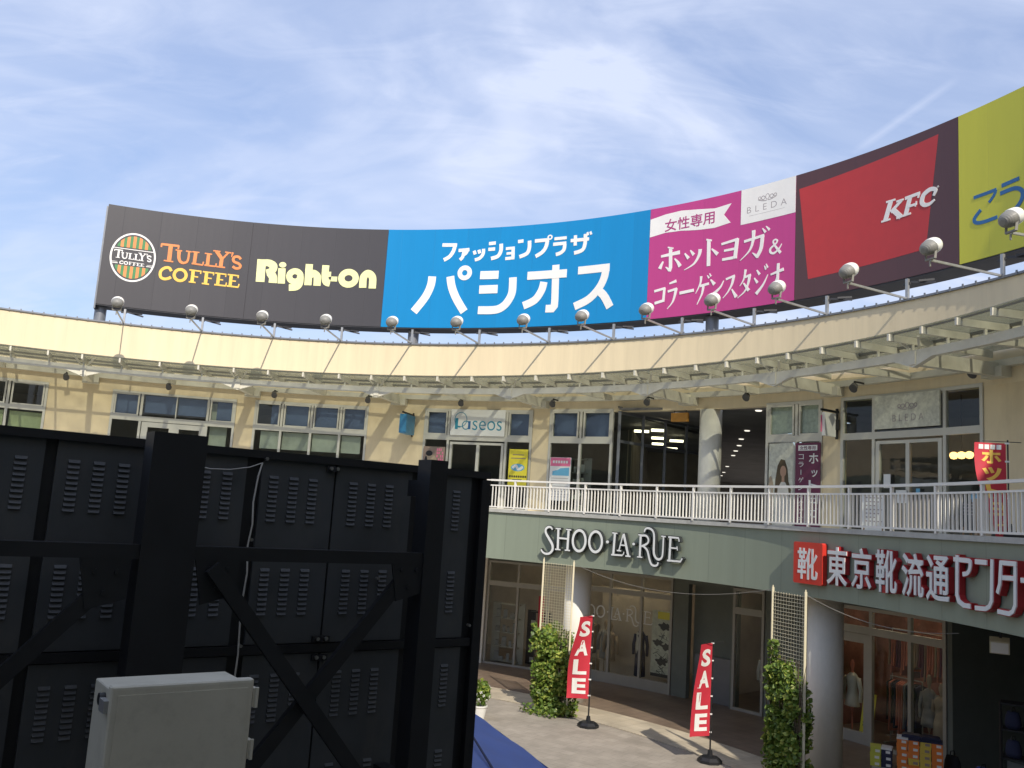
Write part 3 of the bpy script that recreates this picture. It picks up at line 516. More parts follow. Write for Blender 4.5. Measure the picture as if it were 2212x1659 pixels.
# traced letter shapes: kind, widths, points (metres along the wall, metres above the kerb)
TRACE={'tullys':[['l',[0.086],[[-5.206,9.254],[-4.581,9.261]]],['l',[0.059],[[-5.209,9.28],[-5.209,9.134]]],['l',[0.059],[[-4.588,9.286],[-4.595,9.134]]],['l',[0.152],[[-4.875,9.266],[-4.875,8.629]]],['l',[0.054],[[-5.064,8.625],[-4.719,8.618]]],['s',[0.135,0.098],[[-4.552,9.087],[-4.539,8.828],[-4.474,8.668],[-4.359,8.604]]],['s',[0.089,0.069],[[-4.371,8.602],[-4.234,8.671],[-4.191,8.82],[-4.192,9.094]]],['l',[0.049],[[-4.689,9.095],[-4.448,9.08]]],['l',[0.05],[[-4.306,9.098],[-4.1,9.087]]],['l',[0.129],[[-3.944,9.098],[-3.954,8.64]]],['l',[0.05],[[-4.077,9.1],[-3.81,9.096]]],['l',[0.06],[[-4.05,8.634],[-3.637,8.619]]],['l',[0.05],[[-3.641,8.611],[-3.622,8.752]]],['l',[0.125],[[-3.467,9.075],[-3.468,8.631]]],['l',[0.05],[[-3.615,9.092],[-3.346,9.081]]],['l',[0.06],[[-3.577,8.626],[-3.161,8.615]]],['l',[0.05],[[-3.165,8.606],[-3.145,8.742]]],['l',[0.138],[[-3.19,9.225],[-2.957,8.935]]],['l',[0.07],[[-2.734,9.221],[-2.942,8.937]]],['l',[0.138],[[-2.963,8.987],[-2.972,8.619]]],['l',[0.05],[[-3.312,9.227],[-3.042,9.223]]],['l',[0.051],[[-2.87,9.223],[-2.634,9.211]]],['l',[0.055],[[-3.136,8.617],[-2.804,8.61]]],['l',[0.081,0.03],[[-2.575,9.238],[-2.609,9.05]]],['s',[0.101],[[-2.251,8.994],[-2.347,9.082],[-2.494,9.062],[-2.537,8.958],[-2.473,8.867],[-2.319,8.816],[-2.241,8.732],[-2.281,8.642],[-2.41,8.619],[-2.528,8.685]]]],'coffee':[['s',[0.107],[[-4.748,8.244],[-4.832,8.358],[-4.974,8.35],[-5.099,8.243],[-5.135,8.104],[-5.096,7.968],[-4.971,7.911],[-4.833,7.944],[-4.734,8.013]]],['r',0.113,[-4.414,8.13,0.217,0.22]],['l',[0.123],[[-3.96,8.366],[-3.958,7.912]]],['l',[0.055],[[-4.105,8.375],[-3.657,8.362]]],['l',[0.045],[[-3.676,8.36],[-3.682,8.26]]],['l',[0.05],[[-3.97,8.134],[-3.752,8.125]]],['l',[0.054],[[-4.077,7.906],[-3.824,7.901]]],['l',[0.124],[[-3.462,8.357],[-3.461,7.902]]],['l',[0.055],[[-3.608,8.362],[-3.181,8.351]]],['l',[0.045],[[-3.196,8.35],[-3.202,8.255]]],['l',[0.05],[[-3.462,8.131],[-3.254,8.122]]],['l',[0.055],[[-3.594,7.896],[-3.326,7.886]]],['l',[0.12],[[-3.01,8.354],[-3.01,7.898]]],['l',[0.055],[[-3.145,8.355],[-2.726,8.339]]],['l',[0.045],[[-2.741,8.342],[-2.745,8.243]]],['l',[0.05],[[-3.009,8.119],[-2.825,8.112]]],['l',[0.06],[[-3.132,7.898],[-2.703,7.89]]],['l',[0.045],[[-2.707,7.884],[-2.687,8.022]]],['l',[0.12],[[-2.542,8.344],[-2.543,7.892]]],['l',[0.055],[[-2.677,8.344],[-2.256,8.332]]],['l',[0.045],[[-2.271,8.336],[-2.276,8.236]]],['l',[0.05],[[-2.542,8.114],[-2.344,8.107]]],['l',[0.06],[[-2.666,7.893],[-2.233,7.883]]],['l',[0.045],[[-2.235,7.877],[-2.215,8.015]]]],'righton':[['l',[0.332],[[-1.461,9.066],[-1.435,8.168]]],['s',[0.26,0.271,0.316,0.271,0.215],[[-1.43,8.936],[-1.164,8.94],[-0.99,8.826],[-1.023,8.649],[-1.236,8.562]]],['s',[0.315],[[-1.092,8.562],[-0.963,8.387],[-0.951,8.164]]],['d',0.0,[-0.636,8.911,0.138,0.111]],['l',[0.282],[[-0.651,8.771],[-0.621,8.163]]],['r',0.238,[-0.122,8.483,0.219,0.207]],['s',[0.26],[[0.09,8.497],[0.09,8.231],[-0.025,8.066],[-0.312,8.024]]],['l',[0.284],[[0.391,9.011],[0.412,8.166]]],['s',[0.285],[[0.415,8.529],[0.573,8.65],[0.729,8.56],[0.759,8.411],[0.767,8.164]]],['s',[0.274],[[1.04,9.001],[1.049,8.542],[1.114,8.337],[1.266,8.294]]],['l',[0.201],[[0.983,8.636],[1.278,8.651]]],['l',[0.195],[[1.3,8.467],[1.535,8.469]]],['r',0.248,[1.981,8.521,0.283,0.253]],['s',[0.288],[[2.572,8.165],[2.563,8.515],[2.619,8.667],[2.739,8.74],[2.872,8.674],[2.944,8.515],[2.953,8.149]]]],'pasios':[['s',[0.313],[[5.317,8.66],[5.284,8.3],[5.1,7.847],[4.684,7.271]]],['s',[0.312],[[6.044,8.654],[6.133,8.258],[6.343,7.807],[6.705,7.275]]],['r',0.18,[6.617,8.783,0.199,0.199]],['l',[0.312],[[7.248,8.674],[7.986,8.667]]],['l',[0.318],[[7.25,8.119],[7.986,8.121]]],['s',[0.301],[[8.575,8.542],[8.576,7.975],[8.426,7.633],[8.209,7.421],[7.907,7.326],[7.258,7.328]]],['l',[0.304],[[9.153,8.569],[10.717,8.569]]],['l',[0.281],[[10.266,8.915],[10.302,7.604],[10.296,7.391],[10.214,7.295],[9.954,7.301]]],['s',[0.291],[[9.825,8.306],[9.749,7.993],[9.503,7.645],[9.055,7.447]]],['l',[0.284],[[11.163,8.629],[12.396,8.639]]],['s',[0.284],[[12.248,8.741],[12.22,8.343],[12.035,7.942],[11.642,7.554],[11.088,7.318]]],['s',[0.29],[[12.003,7.84],[12.241,7.613],[12.488,7.197]]]],'fashion':[['l',[0.135],[[5.628,9.897],[6.219,9.885]]],['s',[0.146],[[6.148,9.886],[6.086,9.632],[5.939,9.422],[5.73,9.303]]],['l',[0.129],[[6.302,9.664],[6.737,9.689]]],['s',[0.119],[[6.672,9.686],[6.611,9.55],[6.507,9.479]]],['s',[0.129],[[6.524,9.621],[6.485,9.41],[6.385,9.291]]],['l',[0.118],[[6.932,9.635],[6.987,9.491]]],['l',[0.118],[[7.121,9.665],[7.17,9.521]]],['s',[0.129],[[7.31,9.7],[7.298,9.49],[7.173,9.337],[6.986,9.275]]],['l',[0.129],[[7.514,9.891],[7.786,9.905]]],['l',[0.129],[[7.503,9.666],[7.775,9.674]]],['s',[0.144],[[8.007,9.862],[8.016,9.59],[7.905,9.386],[7.638,9.304]]],['l',[0.107],[[8.212,9.658],[8.565,9.674]]],['l',[0.128],[[8.505,9.678],[8.523,9.251]]],['l',[0.096],[[8.253,9.468],[8.513,9.475]]],['l',[0.117],[[8.212,9.278],[8.58,9.29]]],['l',[0.128],[[8.685,9.906],[8.902,9.918]]],['s',[0.143],[[9.147,9.911],[9.155,9.626],[9.07,9.426],[8.779,9.315]]],['l',[0.132],[[9.366,9.88],[9.928,9.887]]],['s',[0.143],[[9.87,9.871],[9.826,9.629],[9.692,9.435],[9.431,9.289]]],['r',0.053,[9.966,9.976,0.076,0.072]],['l',[0.116],[[10.149,9.899],[10.634,9.9]]],['l',[0.126],[[10.107,9.698],[10.629,9.703]]],['s',[0.136],[[10.572,9.678],[10.552,9.468],[10.425,9.352],[10.24,9.301]]],['l',[0.125],[[10.802,9.773],[11.525,9.765]]],['l',[0.125],[[10.979,9.958],[10.992,9.569]]],['s',[0.14],[[11.38,9.966],[11.375,9.591],[11.281,9.376],[10.965,9.295]]],['l',[0.078],[[11.447,10.019],[11.491,9.904]]],['l',[0.078],[[11.564,10.031],[11.613,9.916]]]],'hotyoga':[['l',[0.085,0.134],[[14.37,8.789],[15.08,8.839]]],['l',[0.123],[[14.722,9.051],[14.747,8.354],[14.703,8.232]]],['l',[0.112,0.031],[[14.725,8.262],[14.563,8.399]]],['s',[0.056,0.131],[[14.46,8.605],[14.395,8.485],[14.337,8.364]]],['s',[0.045,0.134],[[14.89,8.643],[15.012,8.51],[15.112,8.348]]],['l',[0.049],[[14.615,9.073],[14.828,9.008]]],['l',[0.044,0.115],[[15.268,8.769],[15.421,8.574]]],['l',[0.044,0.115],[[15.473,8.844],[15.611,8.672]]],['s',[0.128,0.022],[[15.841,8.829],[15.803,8.626],[15.618,8.362],[15.268,8.201]]],['l',[0.126],[[16.151,9.1],[16.165,8.209]]],['l',[0.057],[[16.059,9.116],[16.26,9.047]]],['l',[0.043,0.13],[[16.265,8.771],[16.495,8.554]]],['l',[0.077,0.09],[[16.624,8.861],[17.217,8.926]]],['l',[0.128],[[17.194,8.951],[17.131,8.312]]],['l',[0.073,0.085],[[16.722,8.629],[17.148,8.632]]],['l',[0.085,0.098],[[16.664,8.343],[17.201,8.346]]],['l',[0.088],[[17.443,8.8],[18.156,8.876]]],['s',[0.125,0.117],[[18.101,8.889],[18.053,8.468],[17.907,8.209]]],['l',[0.109,0.025],[[17.944,8.222],[17.753,8.385]]],['s',[0.126,0.021],[[17.777,9.107],[17.764,8.78],[17.641,8.464],[17.317,8.201]]],['l',[0.031,0.083],[[18.095,9.102],[18.208,8.951]]],['l',[0.031,0.083],[[18.218,9.15],[18.344,9.006]]],['s',[0.025,0.054,0.07,0.07,0.062,0.054,0.049,0.054,0.074,0.087],[[18.782,8.484],[18.689,8.348],[18.519,8.235],[18.392,8.288],[18.396,8.404],[18.577,8.525],[18.622,8.613],[18.552,8.656],[18.484,8.617],[18.524,8.496],[18.746,8.202]]]],'collagen':[['l',[0.085],[[14.166,7.603],[14.579,7.668]]],['l',[0.089],[[14.548,7.678],[14.522,7.215]]],['l',[0.094],[[14.196,7.184],[14.555,7.254]]],['l',[0.056,0.102],[[14.729,7.805],[14.988,7.869]]],['l',[0.08],[[14.682,7.536],[15.022,7.602]]],['s',[0.111,0.022],[[14.992,7.616],[14.945,7.36],[14.862,7.138],[14.684,6.946]]],['l',[0.101],[[15.126,7.433],[15.653,7.474]]],['s',[0.092,0.022],[[15.91,7.906],[15.885,7.662],[15.726,7.352]]],['l',[0.082],[[15.881,7.58],[16.204,7.623]]],['s',[0.091,0.022],[[16.003,7.564],[15.955,7.303],[15.786,6.975]]],['l',[0.026,0.061],[[16.138,7.905],[16.203,7.799]]],['l',[0.026,0.061],[[16.215,7.955],[16.275,7.851]]],['l',[0.043,0.121],[[16.268,7.743],[16.414,7.566]]],['s',[0.026,0.111],[[16.744,7.646],[16.628,7.44],[16.398,7.258]]],['l',[0.072],[[16.821,7.675],[17.142,7.752]]],['s',[0.102,0.021],[[17.104,7.754],[17.05,7.502],[16.913,7.26],[16.73,7.074]]],['l',[0.042,0.118],[[17.045,7.322],[17.215,7.044]]],['s',[0.084,0.021],[[17.525,7.887],[17.468,7.579],[17.331,7.381]]],['l',[0.071],[[17.489,7.635],[17.718,7.689]]],['s',[0.1,0.021],[[17.674,7.705],[17.637,7.455],[17.524,7.195],[17.265,7.004]]],['l',[0.042,0.104],[[17.461,7.461],[17.66,7.192]]],['l',[0.041,0.087],[[17.923,7.803],[18.029,7.644]]],['l',[0.041,0.087],[[17.842,7.561],[17.96,7.392]]],['s',[0.021,0.111],[[18.319,7.601],[18.154,7.298],[17.917,7.045]]],['l',[0.025,0.058],[[18.192,7.894],[18.246,7.765]]],['l',[0.025,0.058],[[18.25,7.943],[18.309,7.812]]],['l',[0.057,0.101],[[18.417,7.575],[18.865,7.671]]],['l',[0.089],[[18.678,7.887],[18.654,7.104]]],['s',[0.061,0.02],[[18.645,7.47],[18.522,7.221],[18.332,7.096]]]],'kfc':[['l',[0.143],[[22.385,8.907],[22.201,8.367]]],['l',[0.054],[[22.23,8.895],[22.521,8.892]]],['l',[0.054],[[22.081,8.378],[22.364,8.384]]],['l',[0.092],[[22.714,8.813],[22.377,8.571]]],['l',[0.141],[[22.452,8.618],[22.697,8.347]]],['l',[0.054],[[22.552,8.82],[22.771,8.821]]],['l',[0.054],[[22.553,8.354],[22.793,8.368]]],['l',[0.132],[[22.975,8.843],[22.836,8.376]]],['l',[0.089],[[22.814,8.831],[23.276,8.851]]],['l',[0.057],[[23.246,8.852],[23.215,8.734]]],['l',[0.069],[[22.905,8.579],[23.181,8.585]]],['l',[0.041],[[23.168,8.659],[23.129,8.519]]],['l',[0.057],[[22.762,8.364],[22.996,8.375]]],['s',[0.065,0.105,0.121,0.129,0.121,0.097,0.057],[[23.681,8.652],[23.741,8.793],[23.586,8.852],[23.386,8.76],[23.33,8.584],[23.415,8.483],[23.563,8.467],[23.71,8.537]]],['r',0.012,[23.808,8.859,0.021,0.019]]],'kou':[['s',[0.085],[[24.833,8.243],[25.267,8.249],[25.462,8.256]]],['s',[0.077],[[25.45,8.253],[25.39,8.121],[25.255,7.994]]],['s',[0.09],[[25.026,7.879],[24.854,7.715],[24.884,7.599],[25.1,7.555],[25.477,7.568]]],['l',[0.096],[[25.61,8.295],[26.082,8.322]]],['s',[0.099],[[25.568,8.116],[25.957,8.12],[26.15,7.995],[26.146,7.809],[26.004,7.649],[25.718,7.514]]]],'shoo':[['s',[0.043,0.06,0.064,0.068,0.073,0.077,0.077,0.073,0.064,0.06,0.055,0.043],[[10.731,-0.463],[10.668,-0.403],[10.573,-0.404],[10.501,-0.473],[10.519,-0.582],[10.644,-0.738],[10.753,-0.884],[10.765,-1.017],[10.682,-1.115],[10.554,-1.144],[10.444,-1.108],[10.375,-1.036]]],['l',[0.072],[[10.93,-0.422],[10.946,-1.0]]],['l',[0.072],[[11.282,-0.43],[11.273,-0.998]]],['l',[0.047],[[10.936,-0.68],[11.28,-0.686]]],['l',[0.036],[[10.84,-0.423],[11.019,-0.428]]],['l',[0.036],[[10.856,-0.995],[11.041,-0.998]]],['l',[0.036],[[11.196,-0.429],[11.374,-0.434]]],['l',[0.036],[[11.183,-0.996],[11.36,-0.998]]],['r',0.072,[11.655,-0.708,0.216,0.28]],['r',0.071,[12.212,-0.699,0.215,0.272]],['d',0.0,[12.614,-0.677,0.051,0.04]],['l',[0.07],[[12.852,-0.433],[12.828,-1.005]]],['l',[0.035],[[12.76,-0.431],[12.938,-0.435]]],['l',[0.045],[[12.762,-0.998],[13.134,-0.991]]],['s',[0.041,0.025],[[13.118,-0.992],[13.162,-0.95],[13.175,-0.895]]],['l',[0.037],[[13.131,-0.431],[13.006,-0.875]]],['l',[0.073],[[13.143,-0.434],[13.331,-0.994]]],['l',[0.035],[[13.056,-0.728],[13.242,-0.729]]],['l',[0.035],[[12.941,-0.876],[13.088,-0.88]]],['l',[0.037],[[13.234,-0.998],[13.408,-0.999]]],['d',0.0,[13.494,-0.673,0.046,0.035]],['l',[0.067],[[13.711,-0.423],[13.708,-0.988]]],['l',[0.035],[[13.631,-0.426],[13.758,-0.431]]],['l',[0.034],[[13.62,-0.989],[13.796,-0.99]]],['s',[0.053],[[13.713,-0.446],[13.885,-0.436],[13.975,-0.522],[13.942,-0.629],[13.751,-0.716]]],['s',[0.052,0.056,0.06,0.06,0.056,0.052,0.044],[[13.807,-0.7],[13.951,-0.803],[14.031,-1.007],[14.107,-1.139],[14.223,-1.168],[14.308,-1.131],[14.321,-1.07]]],['s',[0.044,0.052,0.056,0.064,0.068,0.064,0.056,0.052,0.048,0.048],[[13.823,-0.346],[13.876,-0.259],[13.99,-0.244],[14.109,-0.304],[14.162,-0.441],[14.171,-0.823],[14.235,-0.956],[14.34,-1.0],[14.44,-0.941],[14.467,-0.784],[14.471,-0.422]]],['l',[0.034],[[14.395,-0.418],[14.546,-0.423]]],['l',[0.069],[[14.7,-0.426],[14.683,-1.004]]],['l',[0.044],[[14.624,-0.424],[14.966,-0.431]]],['l',[0.036],[[14.961,-0.424],[14.989,-0.519]]],['l',[0.036],[[14.69,-0.686],[14.929,-0.687]]],['l',[0.03],[[14.922,-0.634],[14.945,-0.737]]],['l',[0.047],[[14.615,-1.002],[15.062,-0.997]]],['l',[0.039],[[15.053,-1.001],[15.11,-0.915]]]],'center':[['l',[0.075],[[23.102,-0.382],[23.498,-0.387]]],['s',[0.07],[[23.471,-0.385],[23.53,-0.413],[23.51,-0.531],[23.441,-0.591],[23.337,-0.61]]],['l',[0.075],[[23.199,-0.313],[23.185,-0.953],[23.23,-1.049],[23.352,-1.1],[23.527,-1.098]]],['l',[0.077],[[23.66,-0.389],[23.954,-0.388]]],['l',[0.07],[[24.087,-0.332],[24.06,-0.966],[24.006,-1.051],[23.913,-1.096],[23.647,-1.108]]],['l',[0.07],[[24.283,-0.369],[24.684,-0.367]]],['l',[0.069],[[24.312,-0.352],[24.275,-0.693],[24.212,-0.833]]],['l',[0.07],[[24.291,-0.591],[24.639,-0.582]]],['l',[0.067],[[24.646,-0.364],[24.628,-0.971],[24.574,-1.061],[24.484,-1.106],[24.2,-1.101]]],['l',[0.072],[[24.779,-0.593],[25.081,-0.588]]]]}
# ------------------------------------------------------------------ the setting: ground
bm=B(); bmesh.ops.create_grid(bm,x_segments=2,y_segments=2,size=400); o=obj('plaza_ground',bm,'paving'); tag(o,kind='structure')
bm=B(); arc(bm,-60,140,15.72,17.02,-H0+0.004,-H0+0.024); o=obj('kerb_pavement',bm,'strip'); tag(o,kind='structure')
bm=B(); arc(bm,-60,140,17.02,24.0,-H0+0.004,-H0+0.028); o=obj('arcade_pavement',bm,'arcade'); tag(o,kind='structure')
# ------------------------------------------------------------------ the curved two-storey arcade
RW=20.9; RG=20.6; RF=16.3
bld=thing('shopping_arcade','two-storey cream shopping arcade curving round the plaza','building',P(30,22,-H0))
def part(name,m,bm,parent=bld,**k): return obj(name,bm,m,parent,**k)
bm=B(); arc(bm,-42,112,RW,RW+0.25,3.5,5.93); part('parapet_wall','cream',bm)
bm=B(); arc(bm,-42,112,RW-0.05,RW+0.32,5.932,5.985)
for i in range(150):
    t=-40+i*1.0; arc(bm,t,t+0.12,RW-0.065,RW-0.04,5.925,6.03,step=1)
part('parapet_coping','cap',bm)
for a,b in ((-22.6,-16.8),(-4.7,-2.85),(9.05,15.1),(26.72,28.48),(55.42,57.0),(68.42,112)):
    bm=B(); arc(bm,a,b,RW,RW+0.25,0,3.5); part('wall_pier','cream_wall',bm)
bm=B(); arc(bm,-42,112,RF+0.22,30,-0.36,-0.04); part('walkway_slab','conc',bm)
bm=B(); arc(bm,-42,112,RF-0.06,RF+0.26,-0.075,0.02); part('slab_edge','conc',bm)
bm=B(); arc(bm,-42,112,RF,RF+0.20,-1.42,-0.078); part('fascia','green',bm)
bm=B(); arc(bm,-42,112,RF+0.205,RG-0.01,-1.40,-1.36); part('soffit','soffit',bm)
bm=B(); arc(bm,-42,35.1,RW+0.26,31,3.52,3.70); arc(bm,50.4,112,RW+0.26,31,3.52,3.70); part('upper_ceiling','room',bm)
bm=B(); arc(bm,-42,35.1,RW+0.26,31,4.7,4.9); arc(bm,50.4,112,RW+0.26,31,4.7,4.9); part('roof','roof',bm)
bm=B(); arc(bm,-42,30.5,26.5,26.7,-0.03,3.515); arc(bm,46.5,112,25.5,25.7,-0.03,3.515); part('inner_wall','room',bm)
# ground-floor wall pieces
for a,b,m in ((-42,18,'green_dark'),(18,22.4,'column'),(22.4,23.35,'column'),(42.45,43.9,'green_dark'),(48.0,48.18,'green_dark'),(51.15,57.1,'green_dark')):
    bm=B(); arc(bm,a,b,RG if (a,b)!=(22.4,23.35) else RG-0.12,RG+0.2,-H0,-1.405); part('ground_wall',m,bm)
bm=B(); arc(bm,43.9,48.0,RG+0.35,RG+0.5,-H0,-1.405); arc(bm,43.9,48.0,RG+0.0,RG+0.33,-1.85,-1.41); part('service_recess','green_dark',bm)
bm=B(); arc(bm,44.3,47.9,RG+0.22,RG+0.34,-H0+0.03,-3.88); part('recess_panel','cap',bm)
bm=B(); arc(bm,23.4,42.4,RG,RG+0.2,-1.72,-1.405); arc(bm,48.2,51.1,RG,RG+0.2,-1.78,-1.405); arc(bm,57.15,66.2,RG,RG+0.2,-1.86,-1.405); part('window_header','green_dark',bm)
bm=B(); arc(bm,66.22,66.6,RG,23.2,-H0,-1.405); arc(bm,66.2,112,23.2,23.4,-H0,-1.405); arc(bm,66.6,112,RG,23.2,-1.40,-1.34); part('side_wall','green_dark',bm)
bm=B(); arc(bm,66.65,112,22.3,23.19,-H0,-H0+0.22); part('plinth','conc',bm)
bm=B(); arc(bm,18,45.2,25.0,25.2,-H0,-0.4); arc(bm,45.0,45.2,RG+0.55,25,-H0,-0.4); part('shop_back_wall','room_warm',bm)
bm=B(); arc(bm,45.3,55,24.4,24.6,-H0,-0.4); part('shop_back_wall','room',bm)
bm=B(); arc(bm,55.2,66.3,23.6,23.8,-H0,-0.4); arc(bm,55.0,55.2,RG+0.3,24,-H0,-0.4); part('shop_back_wall','room_red',bm)
bm=B(); arc(bm,18,66.2,RG+0.21,25.3,-1.3,-1.2); part('shop_ceiling','room_warm',bm)
# round columns
for t in (12.2,38.75,65.15,91.6):
    bm=B(); lathe(bm,[(0.375,0),(0.375,H0-1.42)],P(t,17.3,-H0)+Vector((0,0,0.02)),n=40); part('column','column',bm,smooth=False)
    for p in COL.objects[-1].data.polygons: p.use_smooth=len(p.vertices)==4
bm=B(); lathe(bm,[(0.345,0),(0.345,3.53)],P(44.55,21.15,-0.03),n=40); part('column','column',bm)
for p in COL.objects[-1].data.polygons: p.use_smooth=len(p.vertices)==4
# ------------------------------------------------------------------ windows (frame > pane)
def window(t0,t1,z0,z1,R,mull=(),rails=(),extra=(),mat_='white_al',w=0.085,glass='glass',parent=bld,label=None,sill=True):
    d=math.degrees(w/R); bm=B(); A,Bk=R-0.035,R+0.07
    for t in (t0,t1-d): arc(bm,t,t+d,A,Bk,z0,z1)
    for t in mull: arc(bm,t-d/2,t+d/2,A+0.004,Bk,z0+0.01,z1-0.01)
    arc(bm,t0+d,t1-d,A+0.002,Bk,z1-w,z1); arc(bm,t0+d,t1-d,A+0.002,Bk,z0,z0+w*0.9)
    for a,b in rails: arc(bm,t0+d,t1-d,A-0.003,Bk,a,b)
    for e in extra: arc(bm,e[0],e[1],A+0.006,Bk,e[2],e[3])
    o=obj('window',bm,mat_,parent)
    if label: o['label']=label
    bm=B(); arc(bm,t0+d*0.5,t1-d*0.5,R+0.02,R+0.032,z0+0.03,z1-0.03); obj('pane',bm,glass,o); return o
TR=(2.42,2.60)
def frames(ts,za,zb,w=0.055):
    """inner sash frames round each upper light"""
    out=[]; d=math.degrees(w/RW)
    for a,b in ts: out+= [(a,a+d,za,zb),(b-d,b,za,zb),(a+d,b-d,zb-w,zb-0.002),(a+d,b-d,za+0.002,za+w)]
    return out
wA=window(-38,-22.62,0,3.52,RW,(-34,-30,-26.0),[(2.46,2.62)],frames([(-29.8,-26.2),(-25.75,-22.9)],2.62,3.44))
wB=window(-16.8,-4.72,0,3.50,RW,(-13.95,-7.5),[TR],frames([(-16.55,-14.2),(-7.3,-4.95)],2.6,3.42)+[(-10.66,-10.56,2.6,3.42),(-13.75,-13.15,0,2.4),(-11.1,-10.15,0,2.4),(-8.15,-7.6,0,2.4),(-13.6,-7.6,2.22,2.4)])
wC=window(-2.85,9.05,0,3.54,RW,(0.0,3.1,6.15),[TR],frames([(-2.6,-0.2),(0.2,2.9),(3.3,5.95),(6.35,8.85)],2.6,3.46))
wD=window(15.1,26.7,0,3.56,RW,(17.75,23.95),[TR],frames([(15.35,17.55),(24.15,26.45)],2.6,3.48)+[(18.0,18.25,0,2.35),(20.85,21.15,0,2.35),(23.5,23.75,0,2.35),(18.0,23.7,2.28,2.36)])
wE=window(28.5,35.15,0,3.6,RW,(31.8,),[TR],frames([(28.75,31.55),(32.05,34.9)],2.6,3.52))
wF=window(50.3,55.4,0,3.58,RW,(53.08,),[TR],frames([(50.55,52.85),(53.3,55.2)],2.6,3.5))
wG=window(57.02,68.4,0,3.58,RW,(59.8,65.5),[TR],[(60.0,60.3,0,2.35),(62.45,62.75,0,2.35),(65.0,65.3,0,2.35),(60.0,65.3,2.28,2.36)])
# blinds, curtains and boards behind the panes; blue and cream sheets also paint reflections
def inside(name,t0,t1,z0,z1,m,R=RW+0.16,win=None):
    bm=B(); arc(bm,t0,t1,R,R+0.02,z0,z1); return obj(name,bm,m,win or bld)
inside('blind_and_reflection',-16.5,-14.2,2.66,3.4,'blind_and_reflection',win=wB); inside('blind_and_reflection',-13.7,-10.7,2.76,3.4,'blind_and_reflection',win=wB); inside('blind_and_reflection',-10.5,-7.7,2.76,3.4,'blind_and_reflection',win=wB); inside('blind_and_reflection',-6.7,-5.0,2.66,3.4,'blind_and_reflection',win=wB)
for a,b in ((-1.2,-0.2),(0.25,2.85),(3.3,5.95),(6.35,8.85)): inside('blind_and_reflection',a,b,2.66,3.45,'blind_and_reflection',win=wC)
for a,b in ((-2.1,-0.15),(0.15,2.95),(3.25,6.0),(6.3,8.3)): inside('curtain',a,b,1.75,2.4,'curtain',win=wC)  # cream sheets paint the pale reflections in these lower panes
inside('curtain',-7.3,-5.6,0.3,3.3,'curtain',RW+0.3,win=wB)
inside('curtain',-25.7,-22.8,0.3,2.4,'curtain_y',RW+0.2,win=wA); inside('curtain',-30,-26.2,0.3,2.4,'curtain_y',RW+0.2,win=wA)
for a,b in ((15.4,17.5),(24.2,26.4)): inside('blind_and_reflection',a,b,2.66,3.45,'blind_and_reflection',win=wD)
for a,b in ((28.8,31.5),(32.1,34.85)): inside('blind_and_reflection',a,b,2.66,3.5,'blind_and_reflection',win=wE)
for a,b in ((50.6,52.8),(53.35,55.15)): inside('board',a,b,2.68,3.46,'sign_pale',RW+0.06,win=wF)
bm=B(); arc(bm,33.7,42.2,21.75,21.80,-H0+0.03,-2.3); part('window_backdrop','room_warm',bm)
# ground floor shop windows
gA=window(23.4,33.4,-H0+0.03,-1.72,RG,(26.6,29.75),[(-2.56,-2.40)],mat_='grey_al',glass='glass_gf',w=0.07)
gB=window(33.5,42.4,-H0+0.03,-1.72,RG,(36.15,39.3),[(-2.40,-2.24)],[(33.6,42.3,-5.15,-4.85)],mat_='grey_al',glass='glass_gf',w=0.08)
gC=window(48.2,51.1,-H0+0.03,-1.8,RG,(),[(-2.52,-2.34)],mat_='grey_al',glass='glass_gf',w=0.08)
gD=window(57.15,66.2,-H0+0.03,-1.86,RG,(60.3,63.4),[(-2.52,-2.34)],[(57.3,57.75,-5.1,-2.55),(59.75,60.2,-5.1,-2.55),(57.3,60.2,-5.16,-4.9),(57.3,60.2,-2.75,-2.53)],mat_='grey_al',glass='glass_gf',w=0.09)
bm=B(); tube(bm,[P(57.62,RG-0.10,-4.4),P(57.62,RG-0.10,-3.7)],0.02,8); bar(bm,P(57.62,RG-0.10,-4.35),P(57.62,RG-0.02,-4.35),0.03); bar(bm,P(57.62,RG-0.10,-3.75),P(57.62,RG-0.02,-3.75),0.03); obj('door_handle',bm,'galv',gD)
# ------------------------------------------------------------------ the open passage between the shops
def XY(x,y,z): return Vector((x,y,H0+z))
bm=B()
for a,b,zz in (((3.9,29.2),(7.4,32.6),3.5),):
    pass
pl=[(3.6,29.35),(7.3,32.8),(16.5,72),(25,72),(7.9,26.9)]
bm=B(); t=[bm.verts.new(XY(x,y,3.53)) for x,y in pl]; b=[bm.verts.new(XY(x,y,3.6)) for x,y in pl]
quad(bm,t); quad(bm,b)
for i in range(5): quad(bm,[t[i],t[(i+1)%5],b[(i+1)%5],b[i]])
part('passage_ceiling','room',bm)
bm=B()
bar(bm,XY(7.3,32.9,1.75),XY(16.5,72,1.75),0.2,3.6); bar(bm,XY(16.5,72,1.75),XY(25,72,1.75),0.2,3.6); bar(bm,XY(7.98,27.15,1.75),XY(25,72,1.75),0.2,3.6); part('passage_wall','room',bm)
q2=[(3.55,29.35),(7.25,32.85),(10.6,47),(7.2,47.2),(4.75,35.6)]
bm=B(); t=[bm.verts.new(XY(x,y,3.61)) for x,y in q2]; b=[bm.verts.new(XY(x,y,3.66)) for x,y in q2]
quad(bm,t); quad(bm,b)
for i in range(5): quad(bm,[t[i],t[(i+1)%5],b[(i+1)%5],b[i]])
part('shop_ceiling','room',bm)
bm=B(); bar(bm,XY(4.85,35.5,1.75),XY(7.3,47.1,1.75),0.2,3.7); bar(bm,XY(7.3,47.1,1.75),XY(10.7,46.9,1.75),0.2,3.7); part('shop_back_wall','room_warm',bm)
